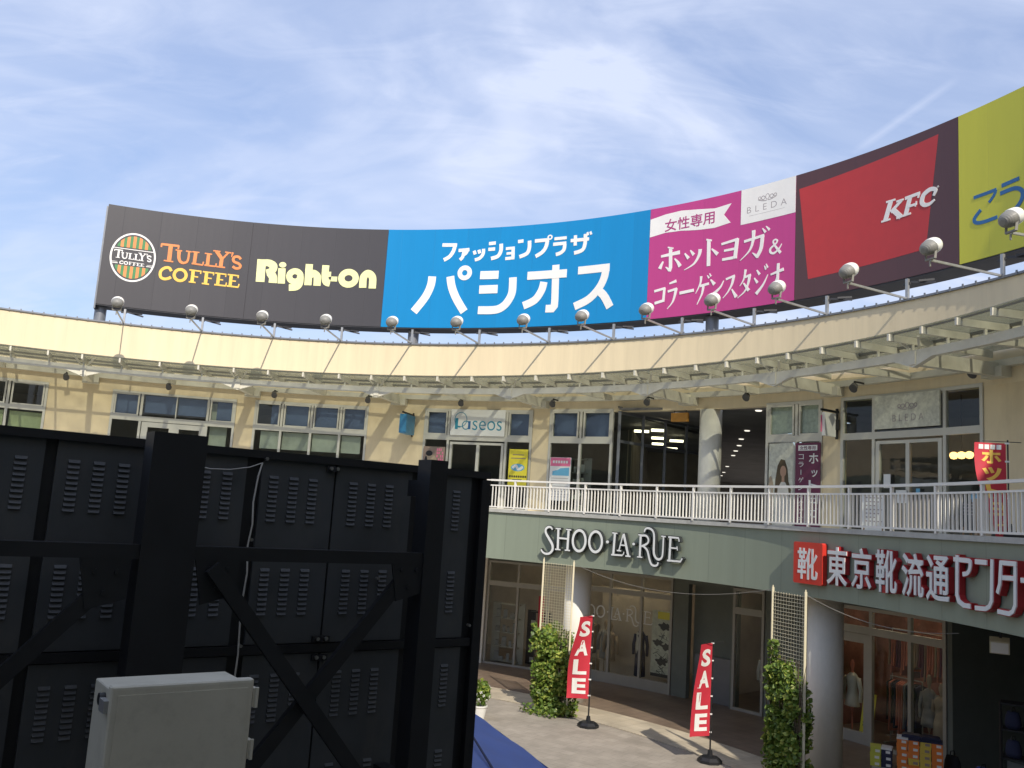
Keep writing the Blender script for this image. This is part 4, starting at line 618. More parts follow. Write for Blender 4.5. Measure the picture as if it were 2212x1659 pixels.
bm=B(); d=Vector((3.7,3.45,0)).normalized(); o0=Vector((3.6,29.4,0))
for s in (0.05,1.3,2.55,3.8,5.0): bar(bm,XY(*(o0+d*s).xy,-0.03),XY(*(o0+d*s).xy,3.5),0.09,0.09)
for zz in (0.05,2.5,3.45): bar(bm,XY(*o0.xy,zz),XY(*(o0+d*5.05).xy,zz),0.06,0.09)
g=part('window','cap',bm); g['label']='long dark shop window running back into the passage'
bm=B(); bar(bm,XY(*o0.xy,1.75),XY(*(o0+d*5.05).xy,1.75),0.012,3.4); obj('pane',bm,'glass',g)
for i,(x,y) in enumerate(((7.6,27.15),(8.82,32.97),(9.46,36.22),(10.13,39.12),(10.71,41.95),(11.29,44.69),(13.04,52.95),(14.26,58.77),(15.04,62.7),(5.48,29.2))):
    bm=B(); lathe(bm,[(0.09,0),(0.105,0.02),(0.105,0.025)],XY(x,y,3.49),n=18); o=obj('downlight',bm,'lampdim'); 
    tag(o,'small round downlight glowing in the dark passage ceiling' if i not in (0,9) else ('round downlight by the mouth of the passage, nearest the yoga shop windows' if i==0 else 'round downlight beside the amber hanging sign'),'ceiling light','downlights in the passage ceiling')
for i,(x,y,l) in enumerate(((5.0,31.6,1.1),(5.9,33.4,1.0),(7.1,35.2,0.9),(8.4,37.5,.8))):
    pass
for i,(x,y,zz) in enumerate(((5.45,32.4,3.25),(5.95,35.4,3.25),(6.4,38.0,3.25),(5.0,33.6,3.3),(6.9,36.6,3.3),(7.4,40.5,3.3))):
    bm=B(); bar(bm,XY(x-0.27,y+0.05,zz),XY(x+0.27,y-0.05,zz),0.08,0.09); o=obj('tube_light',bm,'lamptube')
    tag(o,['brightest yellowish tube light seen behind the dark passage window','second tube light just under the bright yellowish one','third faint tube light deep behind the passage window','tube light left of the brightest one behind the passage window','tube light right of the second one behind the passage window','farthest small tube light behind the passage window'][i],'ceiling light','tube lights inside the upper shop')
# ------------------------------------------------------------------ wing behind the viewer that closes the ring (parts of the same building, plus an added shade tower)
bm=B(); arc(bm,112.05,318,RW,RW+0.3,3.6,5.93); part('rear_wing_parapet','cream',bm); bm=B(); arc(bm,112.05,318,RW+0.02,RW+0.28,-H0,3.598); part('rear_wing_wall','green',bm)
bm=B()
for k in range(16): 
    a=114+k*12.6; arc(bm,a,a+9,RW-0.05,RW-0.01,-4.9,-1.8); arc(bm,a,a+9,RW-0.05,RW-0.01,0.2,3.3)
part('rear_wing_windows','b_case',bm)
bm=B(); arc(bm,141,164,RW+0.31,RW+3,-H0,12.5); part('added_shade_tower','cream_wall',bm)  # unseen block added to keep the screen's back in shade
bm=B(); arc(bm,94.6,136,21.22,22.05,6.62,10.50); part('rear_wing_hoarding','b_case',bm)
for i,(t,R,l) in enumerate(((58.6,21.9,'lit ceiling tube over the shoe shop door'),(61.8,21.9,'lit ceiling tube over the middle shoe shop window'),(64.8,21.9,'lit ceiling tube over the last shoe shop window'),(49.6,22.0,'lit ceiling tube behind the narrow window by the shaded trellis'),(25.2,22.0,'lit ceiling tube behind the leftmost ground-floor window'),(28.6,22.0,'lit ceiling tube behind the second ground-floor window'),(35.0,21.2,'lit ceiling tube behind the first pane of the curly-lettered window'),(38.0,21.2,'lit ceiling tube behind the second pane of the curly-lettered window'),(41.0,21.2,'lit ceiling tube behind the drawn poster'))):
    bm=B(); arc(bm,t-1.3,t+1.3,R,R+0.10,-1.40,-1.34); tag(obj('tube_light',bm,'shoplamp'),l,'ceiling light','tube lights inside the ground-floor shops')
# ------------------------------------------------------------------ balcony railing
rail=thing('balcony_railing','white barred railing along the upper walkway edge','railing',P(55,16.25,0))
bm=B(); arc(bm,20,103,16.215,16.285,0.835,0.885); obj('handrail',bm,'rail',rail)
bm=B(); arc(bm,20,103,16.225,16.275,0.69,0.725); arc(bm,20,103,16.225,16.275,0.06,0.095); obj('cross_rail',bm,'rail',rail)
for k in range(-3,17):
    t=33.02+4.262*k
    bm=B(); d=math.degrees(0.05/16.25)/2; arc(bm,t-d,t+d,16.222,16.278,0.02,0.834); obj('post',bm,'rail',rail)
    bm=B()
    for j in range(1,11):
        tt=t+4.262*j/11; e=math.degrees(0.020/16.25)/2; arc(bm,tt-e,tt+e,16.232,16.268,0.096,0.689)
    obj('baluster_panel',bm,'rail',rail)
# ------------------------------------------------------------------ glass canopy over the walkway
can=thing('glass_canopy','curved steel and glass canopy over the upper walkway','canopy',P(30,19,3.8))
bm=B(); arc(bm,-36,92,18.33,18.47,3.76,3.95); obj('ring_beam',bm,'steel_paint',can)
bm=B(); arc(bm,-36,92,20.72,20.9,3.86,4.02); obj('wall_ledger',bm,'steel_paint',can)
bm=B(); arc(bm,-36,92,17.74,20.85,4.262,4.274,z0b=4.262,z1b=4.274); obj('glass_roof',bm,'canopy_glass',can)
bm=B(); arc(bm,-36,92,18.95,19.02,4.20,4.258); arc(bm,-36,92,17.80,17.84,4.225,4.258); arc(bm,-36,92,19.85,19.92,4.20,4.258); obj('purlin',bm,'steel_dark',can)  # dark steel here paints the purlins' shaded undersides
ribs=[-33.5,-29.6,-25.78,-22.26,-18.96,-15.21,-11.11,-7.02,-3.2,0.59,4.53,8.61,12.35,16.2,20.07,24.1,27.8,31.6,35.46,39.35,43.05,46.31,49.8,53.14,56.4,59.57,63,66.4,69.5,72.5,75.6,78.6,81.7,84.8,88]
for t in ribs:
    bm=B(); bar(bm,P(t,17.7,4.165),P(t,20.72,4.165),0.055,0.15); bar(bm,P(t,18.4,3.945),P(t,18.4,4.13),0.05,0.05)
    obj('rib',bm,'steel_paint',can)
for t in (-34.5,-18.9,-3.1,12.35,27.6,42.95,56.5,69.7,82.5):
    bm=B()
    bar(bm,P(t,18.30,3.78),P(t,20.9,3.80),0.18,0.30)
    # V-shaped haunch gussets below the ring beam
    for s in (-1,1):
        d=1.7*s
        A=[P(t,18.33,3.76),P(t+d,18.33,3.76),P(t,18.33,3.57)]; Bq=[P(t,18.46,3.76),P(t+d,18.46,3.76),P(t,18.46,3.57)]
        va=[bm.verts.new(v) for v in A]; vb=[bm.verts.new(v) for v in Bq]; quad(bm,va); quad(bm,vb)
        for i in range(3): quad(bm,[va[i],va[(i+1)%3],vb[(i+1)%3],vb[i]])
    bar(bm,P(t-0.3,18.42,3.95),P(t-0.9,18.2,4.2),0.05,0.05); bar(bm,P(t+0.3,18.42,3.95),P(t+0.9,18.2,4.2),0.05,0.05)
    arc(bm,t-0.75,t+0.75,20.6,20.9,3.62,3.86)
    obj('bracket',bm,'steel_paint',can)
for t in (-26.7,-11.0,4.4,19.9,35.2,49.7,63.0,76):
    bm=B(); bar(bm,P(t,18.47,3.85),P(t,20.72,3.93),0.11,0.18); obj('strut',bm,'steel_paint',can)
# spotlights hung under the wall ledger
for i,t in enumerate((-21.07,-11.36,-0.63,9.35,19.49,29.45,39.44,49.39,59.29,69.0)):
    r=thing('spotlight','','spotlight',P(t,20.35,3.83),-R_(t),'small dark spotlights under the canopy')
    bm=B(); bar(bm,(0,0.38,0.05),(0,0,0.05),0.04,0.04); bar(bm,(0,0,0.05),(0,0,-0.04),0.03,0.03); obj('arm',bm,'black',r,local=True)
    bm=B(); lathe(bm,[(0.05,-0.12),(0.085,-0.08),(0.095,0.04),(0.105,0.075),(0.08,0.08)],(0,-0.02,-0.10),Vector((0.25,-0.75,-0.6)),n=14,sx=1.2); obj('lamp_head',bm,'spot',r,local=True,smooth=False)
    r['label']=['dark spotlight over the blank wall at far left of the upper floor','dark spotlight above the double doors with blue upper panes','dark spotlight above the first of the four tall panes','dark spotlight above the last of the four tall panes','dark spotlight above the white sign with teal lettering','dark spotlight just right of the stained cream pier','dark spotlight just left of the amber hanging sign','dark spotlight above the passage near the yoga poster','dark spotlight above the pale yoga shop nameplate','dark spotlight by the right edge of the upper shop doors'][i]
# ------------------------------------------------------------------ rooftop billboards
RBd=21.18; fB=lambda s,z,d: P(math.degrees(s/RBd),21.197-d,z)
def sB(t): return R_(t)*RBd
def bbox(l):
    xs=[q[0] for k,w,p in l for q in (p if k in 'ls' else [p[:2]])]; ys=[q[1] for k,w,p in l for q in (p if k in 'ls' else [p[:2]])]
    return min(xs),max(xs),min(ys),max(ys)
def fit(l,s0,s1,z0,z1):
    a,b,c,d=bbox(l); sx=(s1-s0)/(b-a); sz=(z1-z0)/(d-c); return (s0-a*sx,z0-c*sz,sx,sz)
def billboard(t0,t1,m,label,posts=()):
    b=thing('billboard',label,'billboard',P((t0+t1)/2,21.6,5.6),0,'advertising panels of the curved rooftop sign')
    bm=B(); arc(bm,t0+0.01,t1-0.01,21.222,22.05,6.62,10.50); obj('casing',bm,'b_case',b)
    bm=B(); arc(bm,t0+0.012,t1-0.012,21.2,21.22,6.66,10.52); obj('face',bm,m,b)
    for t in posts:
        bm=B(); lathe(bm,[(0.21,0),(0.21,1.5)],P(t,21.68,5.2),n=24); lathe(bm,[(0.30,0),(0.30,0.05)],P(t,21.68,5.98),n=24); obj('post',bm,'cap',b)
    return b
def letters(b,key,m,name='lettering',xf=None,d1=0.006,eps=0.0012):
    bm=B(); strokes(bm,TRACE[key],fB,-0.018,d1,xf=xf,eps=eps); return obj(name,bm,m,b)
b1=billboard(-19.56,-5.2,'b_dark','dark rooftop billboard with striped round emblem and orange and yellow lettering',(-19.15,))
bm=B(); arc(bm,-19.72,-19.57,21.25,22.0,6.5,10.45); obj('end_panel',bm,'cap',b1)
letters(b1,'tullys','p_orange'); letters(b1,'coffee','p_yellow')
ex,ez,rx,ry=-6.16,8.587,0.805,0.945
em=B(); ring2(em,ex,ez,rx-0.03,ry-0.03,0.065,fB,-0.018,0.004,n=64); 
rect2(em,ex-0.76,ex+0.76,8.87,8.90,fB,-0.018,0.0055); rect2(em,ex-0.73,ex-0.50,8.29,8.32,fB,-0.018,0.0055); rect2(em,ex+0.50,ex+0.73,8.29,8.32,fB,-0.018,0.0055)
rect2(em,ex-0.72,ex-0.52,8.35,8.365,fB,-0.018,0.0055); rect2(em,ex+0.52,ex+0.72,8.35,8.365,fB,-0.018,0.0055)
strokes(em,TRACE['tullys'],fB,-0.018,0.006,xf=fit(TRACE['tullys'],ex-0.66,ex+0.64,8.50,8.82)); strokes(em,TRACE['coffee'],fB,-0.018,0.006,xf=fit(TRACE['coffee'],ex-0.43,ex+0.43,8.28,8.40))
emb=obj('emblem',em,'p_white',b1)
ng=0
for k in range(15):
    x0=-0.8+k*0.107; x1=x0+0.107
    for sgn,zl in ((1,8.95-ez),(-1,8.235-ez)):
        pts=[]
        for x in (x0,(x0+x1)/2,x1):
            v=1-(x/(rx*0.86))**2; pts.append((x,ry*0.87*math.sqrt(v) if v>0 else 0))
        if min(p[1] for p in pts)<=abs(zl)+0.01: continue
        poly=[(ex+x0,ez+zl)]+[(ex+x1,ez+zl)]+[(ex+x,ez+sgn*y) for x,y in reversed(pts)]
        gs=B(); poly2(gs,poly,fB,-0.018,0.002); obj('stripe',gs,'p_orange' if k%2 else 'p_green',emb)
b2=billboard(-5.2,9.23,'b_dark','dark rooftop billboard with fat pale lime lettering, next to the blue one')
letters(b2,'righton','p_lime')
b3=billboard(9.23,37.6,'b_blue','long bright blue rooftop billboard with white katakana',(12.4,))
letters(b3,'fashion','p_white'); letters(b3,'pasios','p_white','large_lettering')
b4=billboard(37.6,52.05,'b_mag','magenta rooftop billboard with white ribbon and yoga lettering',(43.5,))
letters(b4,'hotyoga','p_white','large_lettering'); letters(b4,'collagen','p_white')
bm=B(); top=[(37.62,10.15),(39.2,10.25),(40.8,10.28),(42.5,10.21),(44.2,10.12),(45.85,10.17)]; bot=[(45.8,9.53),(44.2,9.46),(42.5,9.50),(40.8,9.58),(39.2,9.60),(37.62,9.52)]
poly2(bm,[(sB(a),c) for a,c in top+[(45.12,9.84)]+bot],fB,-0.018,0.002); rb=obj('ribbon',bm,'p_white',b4)
bm=B(); text(bm,'女性専用',sB(39.15),sB(44.2),9.62,10.06,fB,-0.01,0.006,bold=0.012); obj('lettering',bm,'p_mag',rb)
bm=B(); rect2(bm,sB(46.8),sB(52.03),9.37,10.518,fB,-0.018,0.002); wp=obj('white_plate',bm,'p_white',b4)
def crown(bm,s,z,k,f,d0,d1,w=0.016):
    ring2(bm,s,z+0.10*k,0.055*k,0.075*k,w,f,d0,d1,n=20)
    for q in (-1,1):
        ring2(bm,s+q*0.13*k,z+0.09*k,0.055*k,0.05*k,w,f,d0,d1+.001,n=18); ring2(bm,s+q*0.24*k,z+0.10*k,0.04*k,0.04*k,w,f,d0,d1,n=16)
        stroke(bm,smooth_pts([(s+q*0.02*k,z),(s+q*0.14*k,z+0.01*k),(s+q*0.28*k,z+0.06*k)]),[w],f,d0,d1+.002)
bm=B(); text(bm,'BLEDA',sB(47.4),sB(51.2),9.70,9.90,fB,-0.01,0.004,bold=-0.012,space=1.7); crown(bm,sB(49.35),9.99,1.15,fB,-0.01,0.004,0.02); rect2(bm,sB(47.6),sB(51.0),9.60,9.607,fB,-0.01,0.004); obj('lettering',bm,'p_grey',wp)
b5=billboard(52.05,66.03,'b_maroon','maroon rooftop billboard with red trapezoid and slanted white initials')
bm=B(); poly2(bm,[(sB(52.35),10.06),(sB(64.45),10.27),(sB(63.4),7.30),(sB(53.3),7.22)],fB,-0.018,0.0); rd=obj('red_field',bm,'b_red',b5)

letters(b5,'kfc','p_white')
b6=billboard(66.03,94.4,'b_yel','lime yellow rooftop billboard with blue hiragana at the right',(74.8,))
letters(b6,'kou','p_navy')
# ------------------------------------------------------------------ floodlights on long arms along the parapet
fl_t=[-16.65,-9.05,-1.7,5.4,13.0,20.3,27.85,34.7,41.75,48.85,55.6,62.5,69.9,76.6]
fl_l=['leftmost rooftop floodlight, under the striped emblem','rooftop floodlight under the orange lettering','rooftop floodlight just left of the pale lime lettering','rooftop floodlight under the pale lime lettering','rooftop floodlight at the seam of dark and blue billboards','rooftop floodlight under the first big katakana of the blue board','rooftop floodlight under the second big katakana of the blue board','rooftop floodlight under the last big katakana of the blue board','rooftop floodlight at the seam of blue and magenta billboards','rooftop floodlight in the middle of the magenta board','rooftop floodlight at the right end of the magenta lettering','rooftop floodlight under the left half of the maroon board','rooftop floodlight at the seam of maroon and lime boards','largest rooftop floodlight, at the right edge before the hiragana']
def floodlight():
    r=thing('floodlight','','floodlight',(0,0,0),0,'floodlights along the parapet'); AL=-2.13
    bm=B(); bar(bm,(0,-0.02,0.0),(0,AL,0.03),0.04,0.05); bar(bm,(0,0.02,-0.05),(0,0.02,0.52),0.075,0.075); bar(bm,(0,-0.05,-0.02),(0,0.10,-0.02),0.14,0.05); obj('arm',bm,'galv',r,local=True)
    bm=B(); bar(bm,(-0.13,AL,0.05),(0.13,AL,0.05),0.05,0.04)
    for q in (-1,1): bar(bm,(0.13*q,AL,0.04),(0.14*q,AL+0.02,0.27),0.035,0.05)
    bar(bm,(0,AL-0.01,0.0),(0,AL-0.01,-0.12),0.03,0.03); obj('yoke',bm,'steel_dark',r,local=True)
    ax=Vector((0,0.86,0.51)); c=Vector((0,AL,0.33))
    bm=B(); lathe(bm,[(0.0,-0.24),(0.09,-0.236),(0.15,-0.215),(0.152,-0.208),(0.19,-0.18),(0.192,-0.172),(0.218,-0.14),(0.22,-0.132),(0.238,-0.095),(0.24,-0.087),(0.25,-0.04),(0.255,0.0),(0.255,0.02)],c,ax,n=28,sx=0.69,sy=0.80)
    h=obj('lamp_head',bm,'lamp_grey',r,local=True)
    bm=B(); lathe(bm,[(0.258,-0.02),(0.265,0.0),(0.265,0.06),(0.258,0.12),(0.235,0.17),(0.18,0.215),(0.09,0.24),(0.0,0.245)],c+ax*0.012,ax,n=28,sx=0.69,sy=0.80); obj('lens',bm,'lamp_white',h,local=True,smooth=True)
    bm=B(); bar(bm,(0.05,0.10,0.44),(0.62,0.28,0.36),0.05,0.05); bar(bm,(0.30,0.06,0.42),(0.55,0.36,0.46),0.06,0.05); bar(bm,(-0.14,0.05,0.40),(0.06,0.05,0.40),0.05,0.06); obj('clamp',bm,'b_case',r,local=True)
    return r
fl0=floodlight()
for i,(t,l) in enumerate(zip(fl_t,fl_l)):
    o=fl0 if i==0 else copy_tree(fl0)
    o.location=P(t,20.9,6.0); o.rotation_euler=(0,0,-R_(t+(0.9 if i%3==1 else (-0.8 if i%4==2 else 0)))); o['label']=l
# ------------------------------------------------------------------ signs on the fascia
fF=on_arc(16.16)
sg=thing('shop_sign','grey channel-letter shop sign with curly capitals on the green fascia','shop sign',P(45,16.2,-0.7))
bm=B(); strokes(bm,TRACE['shoo'],fF,-0.10,0.0,0,1); obj('lettering',bm,['ch_face','ch_ret'],sg)
bm=B(); strokes(bm,TRACE['shoo'],fF,-0.095,-0.012,grow=0.018); obj('letter_shell',bm,'ch_ret',sg)
def sF(t): return R_(t)*16.16
ks=thing('shop_sign','red and white kanji shop sign with red square logo box','shop sign',P(77,16.2,-0.7))
bm=B(); poly2(bm,[(sF(66.05),-1.15),(sF(68.9),-1.15),(sF(69.0),-1.12),(sF(69.0),-0.33),(sF(68.9),-0.30),(sF(66.05),-0.30),(sF(65.95),-0.33),(sF(65.95),-1.12)],fF,-0.12,0.0); lb=obj('logo_box',bm,'red_box',ks)
bm=B(); text(bm,'靴',sF(66.4),sF(68.5),-1.06,-0.42,fF,-0.005,0.006,bold=0.012); obj('lettering',bm,'ch_face',lb)
bm=B(); bs=B()
for ch,a,b,z0,z1 in (('東',69.47,71.55,-1.10,-0.35),('京',72.0,73.98,-1.10,-0.34),('靴',74.45,76.5,-1.10,-0.33),('流',77.0,79.08,-1.10,-0.35),('通',79.35,81.5,-1.11,-0.35)):
    text(bm,ch,sF(a),sF(b),z0,z1,fF,-0.018,0.0,bold=0.012); text(bs,ch,sF(a)-0.012,sF(b)+0.012,z0-0.012,z1+0.012,fF,-0.12,-0.019,bold=0.030)
strokes(bm,TRACE['center'],fF,-0.018,0.0); strokes(bs,TRACE['center'],fF,-0.12,-0.019,grow=0.014)
obj('lettering',bm,'ch_face',ks); obj('letter_shell',bs,'red_ret',ks)
# ------------------------------------------------------------------ signs and posters of the upper shops
fW=on_arc(20.80)
def sW(t): return R_(t)*20.80
s=thing('shop_sign','white shop sign over the doors with teal lettering','shop sign',P(20.9,20.8,2.6))
bm=B(); arc(bm,18.0,23.82,20.80,20.855,2.60,3.54); obj('panel',bm,'sign_panel',s)
s0=sW(18.05)
bm=B(); ring2(bm,s0+0.37,3.17,0.235,0.26,0.022,fW,-0.01,0.006,n=40); text(bm,'seos',s0+0.84,s0+1.98,2.80,3.14,fW,-0.01,0.006,bold=-0.008); ring2(bm,s0+0.58,2.97,0.135,0.15,0.032,fW,-0.01,0.005,n=30); obj('lettering',bm,'p_teal',s)
bm=B(); rect2(bm,s0+0.16,s0+0.27,2.82,3.22,fW,-0.01,0.008); rect2(bm,s0+0.27,s0+0.37,2.88,2.93,fW,-0.01,0.009); obj('teal_stem',bm,'p_teal',s)
bm=B(); rect2(bm,s0+0.67,s0+0.76,2.83,3.12,fW,-0.01,0.008); obj('blue_stem',bm,'p_navy',s)
s=thing('shop_sign','pale patterned nameplate with crown mark above the yoga shop doors','shop sign',P(62.7,20.8,2.7))
bm=B(); arc(bm,60.05,65.3,20.80,20.86,2.66,3.52); obj('panel',bm,'sign_pale',s)
bm=B(); text(bm,'BLEDA',sW(61.55),sW(64.05),2.83,3.00,fW,-0.01,0.006,bold=-0.012,space=1.6); crown(bm,sW(62.75),3.12,1.0,fW,-0.01,0.006,0.018); obj('lettering',bm,'p_grey',s)
def poster(name,label,t0,t1,z0,z1,m,R=20.79):
    s=thing(name,label,'poster',P((t0+t1)/2,R,z0)); bm=B(); arc(bm,t0,t1,R,R+0.012,z0,z1); obj('sheet',bm,m,s); return s
def put(s,m,fn,name='print'):
    bm=B(); fn(bm); return obj(name,bm,m,s)
s=poster('poster','red and brown photo poster left of the sliding doors',15.3,17.62,1.15,2.15,'p_brown')
put(s,'p_pink',lambda bm:[rect2(bm,sW(16.75)+i*0.07,sW(16.75)+i*0.07+0.045,2.0-j*0.12,2.09-j*0.12,fW,-0.008,0.013) for i in range(4) for j in range(4) if (i+j)%4!=3])
put(s,'beige_cloth',lambda bm:[disc2(bm,sW(15.95),1.78,0.12,0.16,fW,-0.008,0.013),disc2(bm,sW(16.35),1.55,0.16,0.3,fW,-0.008,0.0145)],'figure')
put(s,'hair',lambda bm:[disc2(bm,sW(15.95),1.90,0.13,0.10,fW,-0.008,0.016),disc2(bm,sW(15.65),1.55,0.06,0.25,fW,-0.008,0.0155)],'dark_print')
s=poster('poster','tall bright yellow poster right of the sliding doors',24.52,26.5,0.85,2.16,'p_ylw')
put(s,'p_brown',lambda bm:[rect2(bm,sW(24.75),sW(26.3),1.83,1.86,fW,-0.008,0.013),rect2(bm,sW(24.9),sW(26.1),1.95,1.98,fW,-0.008,0.013)])
put(s,'p_sky',lambda bm:[disc2(bm,sW(25.5),1.52,0.26,0.13,fW,-0.008,0.013)],'badge'); put(s,'sign_panel',lambda bm:[stroke(bm,smooth_pts([(sW(24.95),1.5),(sW(25.3),1.58),(sW(25.6),1.46),(sW(26.05),1.55)]),[0.09],fW,-0.008,0.016)],'script')
put(s,'p_black',lambda bm:[rect2(bm,sW(24.65)+i*0.085,sW(24.65)+i*0.085+0.06,1.17,1.24,fW,-0.008,0.013) for i in range(8)]+[rect2(bm,sW(25.0),sW(26.0),1.08,1.11,fW,-0.008,0.013)],'text')
s=poster('poster','white notice poster with pink heading and blue block',28.9,31.1,0.45,1.92,'sign_panel')
put(s,'p_pink',lambda bm:rect2(bm,sW(28.95),sW(31.05),1.62,1.91,fW,-0.008,0.012),'heading'); put(s,'p_sky',lambda bm:poly2(bm,[(sW(29.2),1.30),(sW(30.95),1.30),(sW(30.95),1.58),(sW(30.0),1.55),(sW(29.8),1.50),(sW(29.2),1.44)],fW,-0.008,0.012),'blue_block')
put(s,'p_grey',lambda bm:[rect2(bm,sW(29.1),sW(30.9),1.2-i*0.09,1.215-i*0.09,fW,-0.008,0.012) for i in range(8)],'text')
put(s,'sign_panel',lambda bm:[rect2(bm,sW(29.2)+i*0.1,sW(29.2)+i*0.1+0.07,1.72,1.81,fW,-0.008,0.014) for i in range(6)],'heading_text')
s=poster('poster','pale window poster of a long-haired woman in a white dress',50.78,52.98,0.03,2.38,'sign_pale',20.80)
put(s,'beige_cloth',lambda bm:poly2(bm,[(sW(50.82),0.05),(sW(51.15),0.05),(sW(51.2),1.25),(sW(51.0),1.45),(sW(50.82),1.4)],fW,-0.01,0.008),'tan_print')
put(s,'stem',lambda bm:[poly2(bm,[(sW(51.35),0.95),(sW(51.42),1.35),(sW(51.6),1.75),(sW(51.9),1.93),(sW(52.25),1.90),(sW(52.5),1.65),(sW(52.6),1.3),(sW(52.85),1.05),(sW(52.75),0.85),(sW(52.3),0.95),(sW(51.7),0.9)],fW,-0.01,0.009)],'hair_print')
put(s,'skin',lambda bm:[disc2(bm,sW(52.12),1.58,0.10,0.16,fW,-0.01,0.012),rect2(bm,sW(52.0),sW(52.25),1.28,1.45,fW,-0.01,0.011)],'face_print')
put(s,'white_cloth',lambda bm:poly2(bm,[(sW(51.5),0.05),(sW(52.9),0.05),(sW(52.75),0.7),(sW(52.6),1.1),(sW(52.3),1.28),(sW(51.95),1.28),(sW(51.65),1.1),(sW(51.6),0.6)],fW,-0.01,0.013),'dress_print')
s=poster('poster','tall plum window banner with vertical white katakana',53.2,55.42,0.03,2.38,'p_purple',20.80)
put(s,'sign_panel',lambda bm:[rect2(bm,sW(53.45),sW(55.15),2.16,2.31,fW,-0.01,0.008)],'label_box'); put(s,'p_purple',lambda bm:text(bm,'女性専用',sW(53.6),sW(55.0),2.18,2.29,fW,-0.005,0.011,bold=0.01),'label_text')
put(s,'sign_panel',lambda bm:[text(bm,c,sW(54.42),sW(55.25),1.80-i*0.37,2.08-i*0.37,fW,-0.01,0.008,bold=0.012) if c!='ッ' else text(bm,c,sW(54.65),sW(55.2),1.80-i*0.37,1.99-i*0.37,fW,-0.01,0.008,bold=0.012) for i,c in enumerate('ホットヨガ')],'lettering')
put(s,'sign_panel',lambda bm:[text(bm,c,sW(53.5),sW(53.95),1.92-i*0.215,2.06-i*0.215,fW,-0.01,0.008) if c!='ー' else rect2(bm,sW(53.7),sW(53.75),1.92-i*0.215,2.06-i*0.215,fW,-0.01,0.008) for i,c in enumerate('コラーゲンスタジオ')],'small_lettering')
# small notices on the yoga shop doors
for t0,t1,z0,z1,m,l in ((60.75,61.3,1.15,1.5,'sign_panel','small white notice taped high on the left yoga shop door'),(61.75,62.6,0.78,1.1,'sign_panel','wide white notice taped low on the left yoga shop door'),(63.35,63.65,1.0,1.14,'p_sky','small round blue sticker on the right yoga shop door')):
    bm=B(); arc(bm,t0,t1,20.835,20.845,z0,z1); tag(obj('notice',bm,m),l,'notice')
def proj_sign(t,m,label,z0,z1,r0,r1):
    s=thing('bracket_sign',label,'sign',P(t,20.85,z0)); a=R_(t); tx=Vector((math.cos(a),-math.sin(a),0))
    bm=B(); bar(bm,P(t,r0+0.05,(z0+z1)/2),P(t,r1,(z0+z1)/2),0.09 if m!='blue_sign' else 0.26,z1-z0); obj('board',bm,m,s)
    bm=B(); bar(bm,P(t,r0-0.05,z1+0.06),P(t,20.9,z1+0.06),0.05,0.06); bar(bm,P(t,20.84,z0-0.05),P(t,20.84,z1+0.15),0.06,0.06); bar(bm,P(t,20.80,(z0+z1)/2-0.12),P(t,20.80,(z0+z1)/2+0.16),0.16,0.14); obj('bracket',bm,'black',s)
    return s,tx
s,tx=proj_sign(13.9,'blue_sign','blue bracket sign sticking out from the blank cream wall',2.52,3.2,19.75,20.7)
s,tx=proj_sign(56.75,'sign_panel','pale bracket sign on black arm beside the yoga shop',2.50,3.13,20.22,20.74)
f=on_plane(P(56.75,20.72,2.50)-tx*0.045,(P(56.75,19.9,0)-P(56.75,20.72,0)).normalized(),(0,0,1),-tx)
bm=B(); [text(bm,c,0.18,0.34,0.47-i*0.13,0.58-i*0.13,f,0,0.006,cut=0) for i,c in enumerate('ヨガ')]; rect2(bm,0.42,0.5,0.1,0.55,f,0,0.004); obj('lettering',bm,'p_pink',s)
s=thing('hanging_sign','amber lightbox sign hanging at the mouth of the passage','sign',P(41.8,20.95,3.15))
bm=B(); arc(bm,40.95,42.6,20.93,21.02,3.14,3.42); obj('board',bm,'amber',s); bm=B(); [bar(bm,P(t,20.975,3.42),P(t,20.975,3.53),0.02) for t in (41.2,42.4)]; obj('hanger',bm,'black',s)
# chandelier globes behind the yoga shop glass
c=thing('chandelier','warm glowing chandelier behind the yoga shop window','lamp',P(65.2,21.6,2.0)); bm=B(); tube(bm,[P(65.2,21.6,3.5),P(65.2,21.6,2.15)],0.012); bar(bm,P(64.6,21.6,2.12),P(65.8,21.6,2.12),0.03); obj('rod',bm,'black',c)
for t in (64.62,65.2,65.78):
    bm=B(); lathe(bm,[(0.03,0.09),(0.085,0.06),(0.10,0),(0.07,-0.07),(0,-0.09)],P(t,21.6,2.0),n=14); obj('globe',bm,'lampwarm',c,smooth=True)
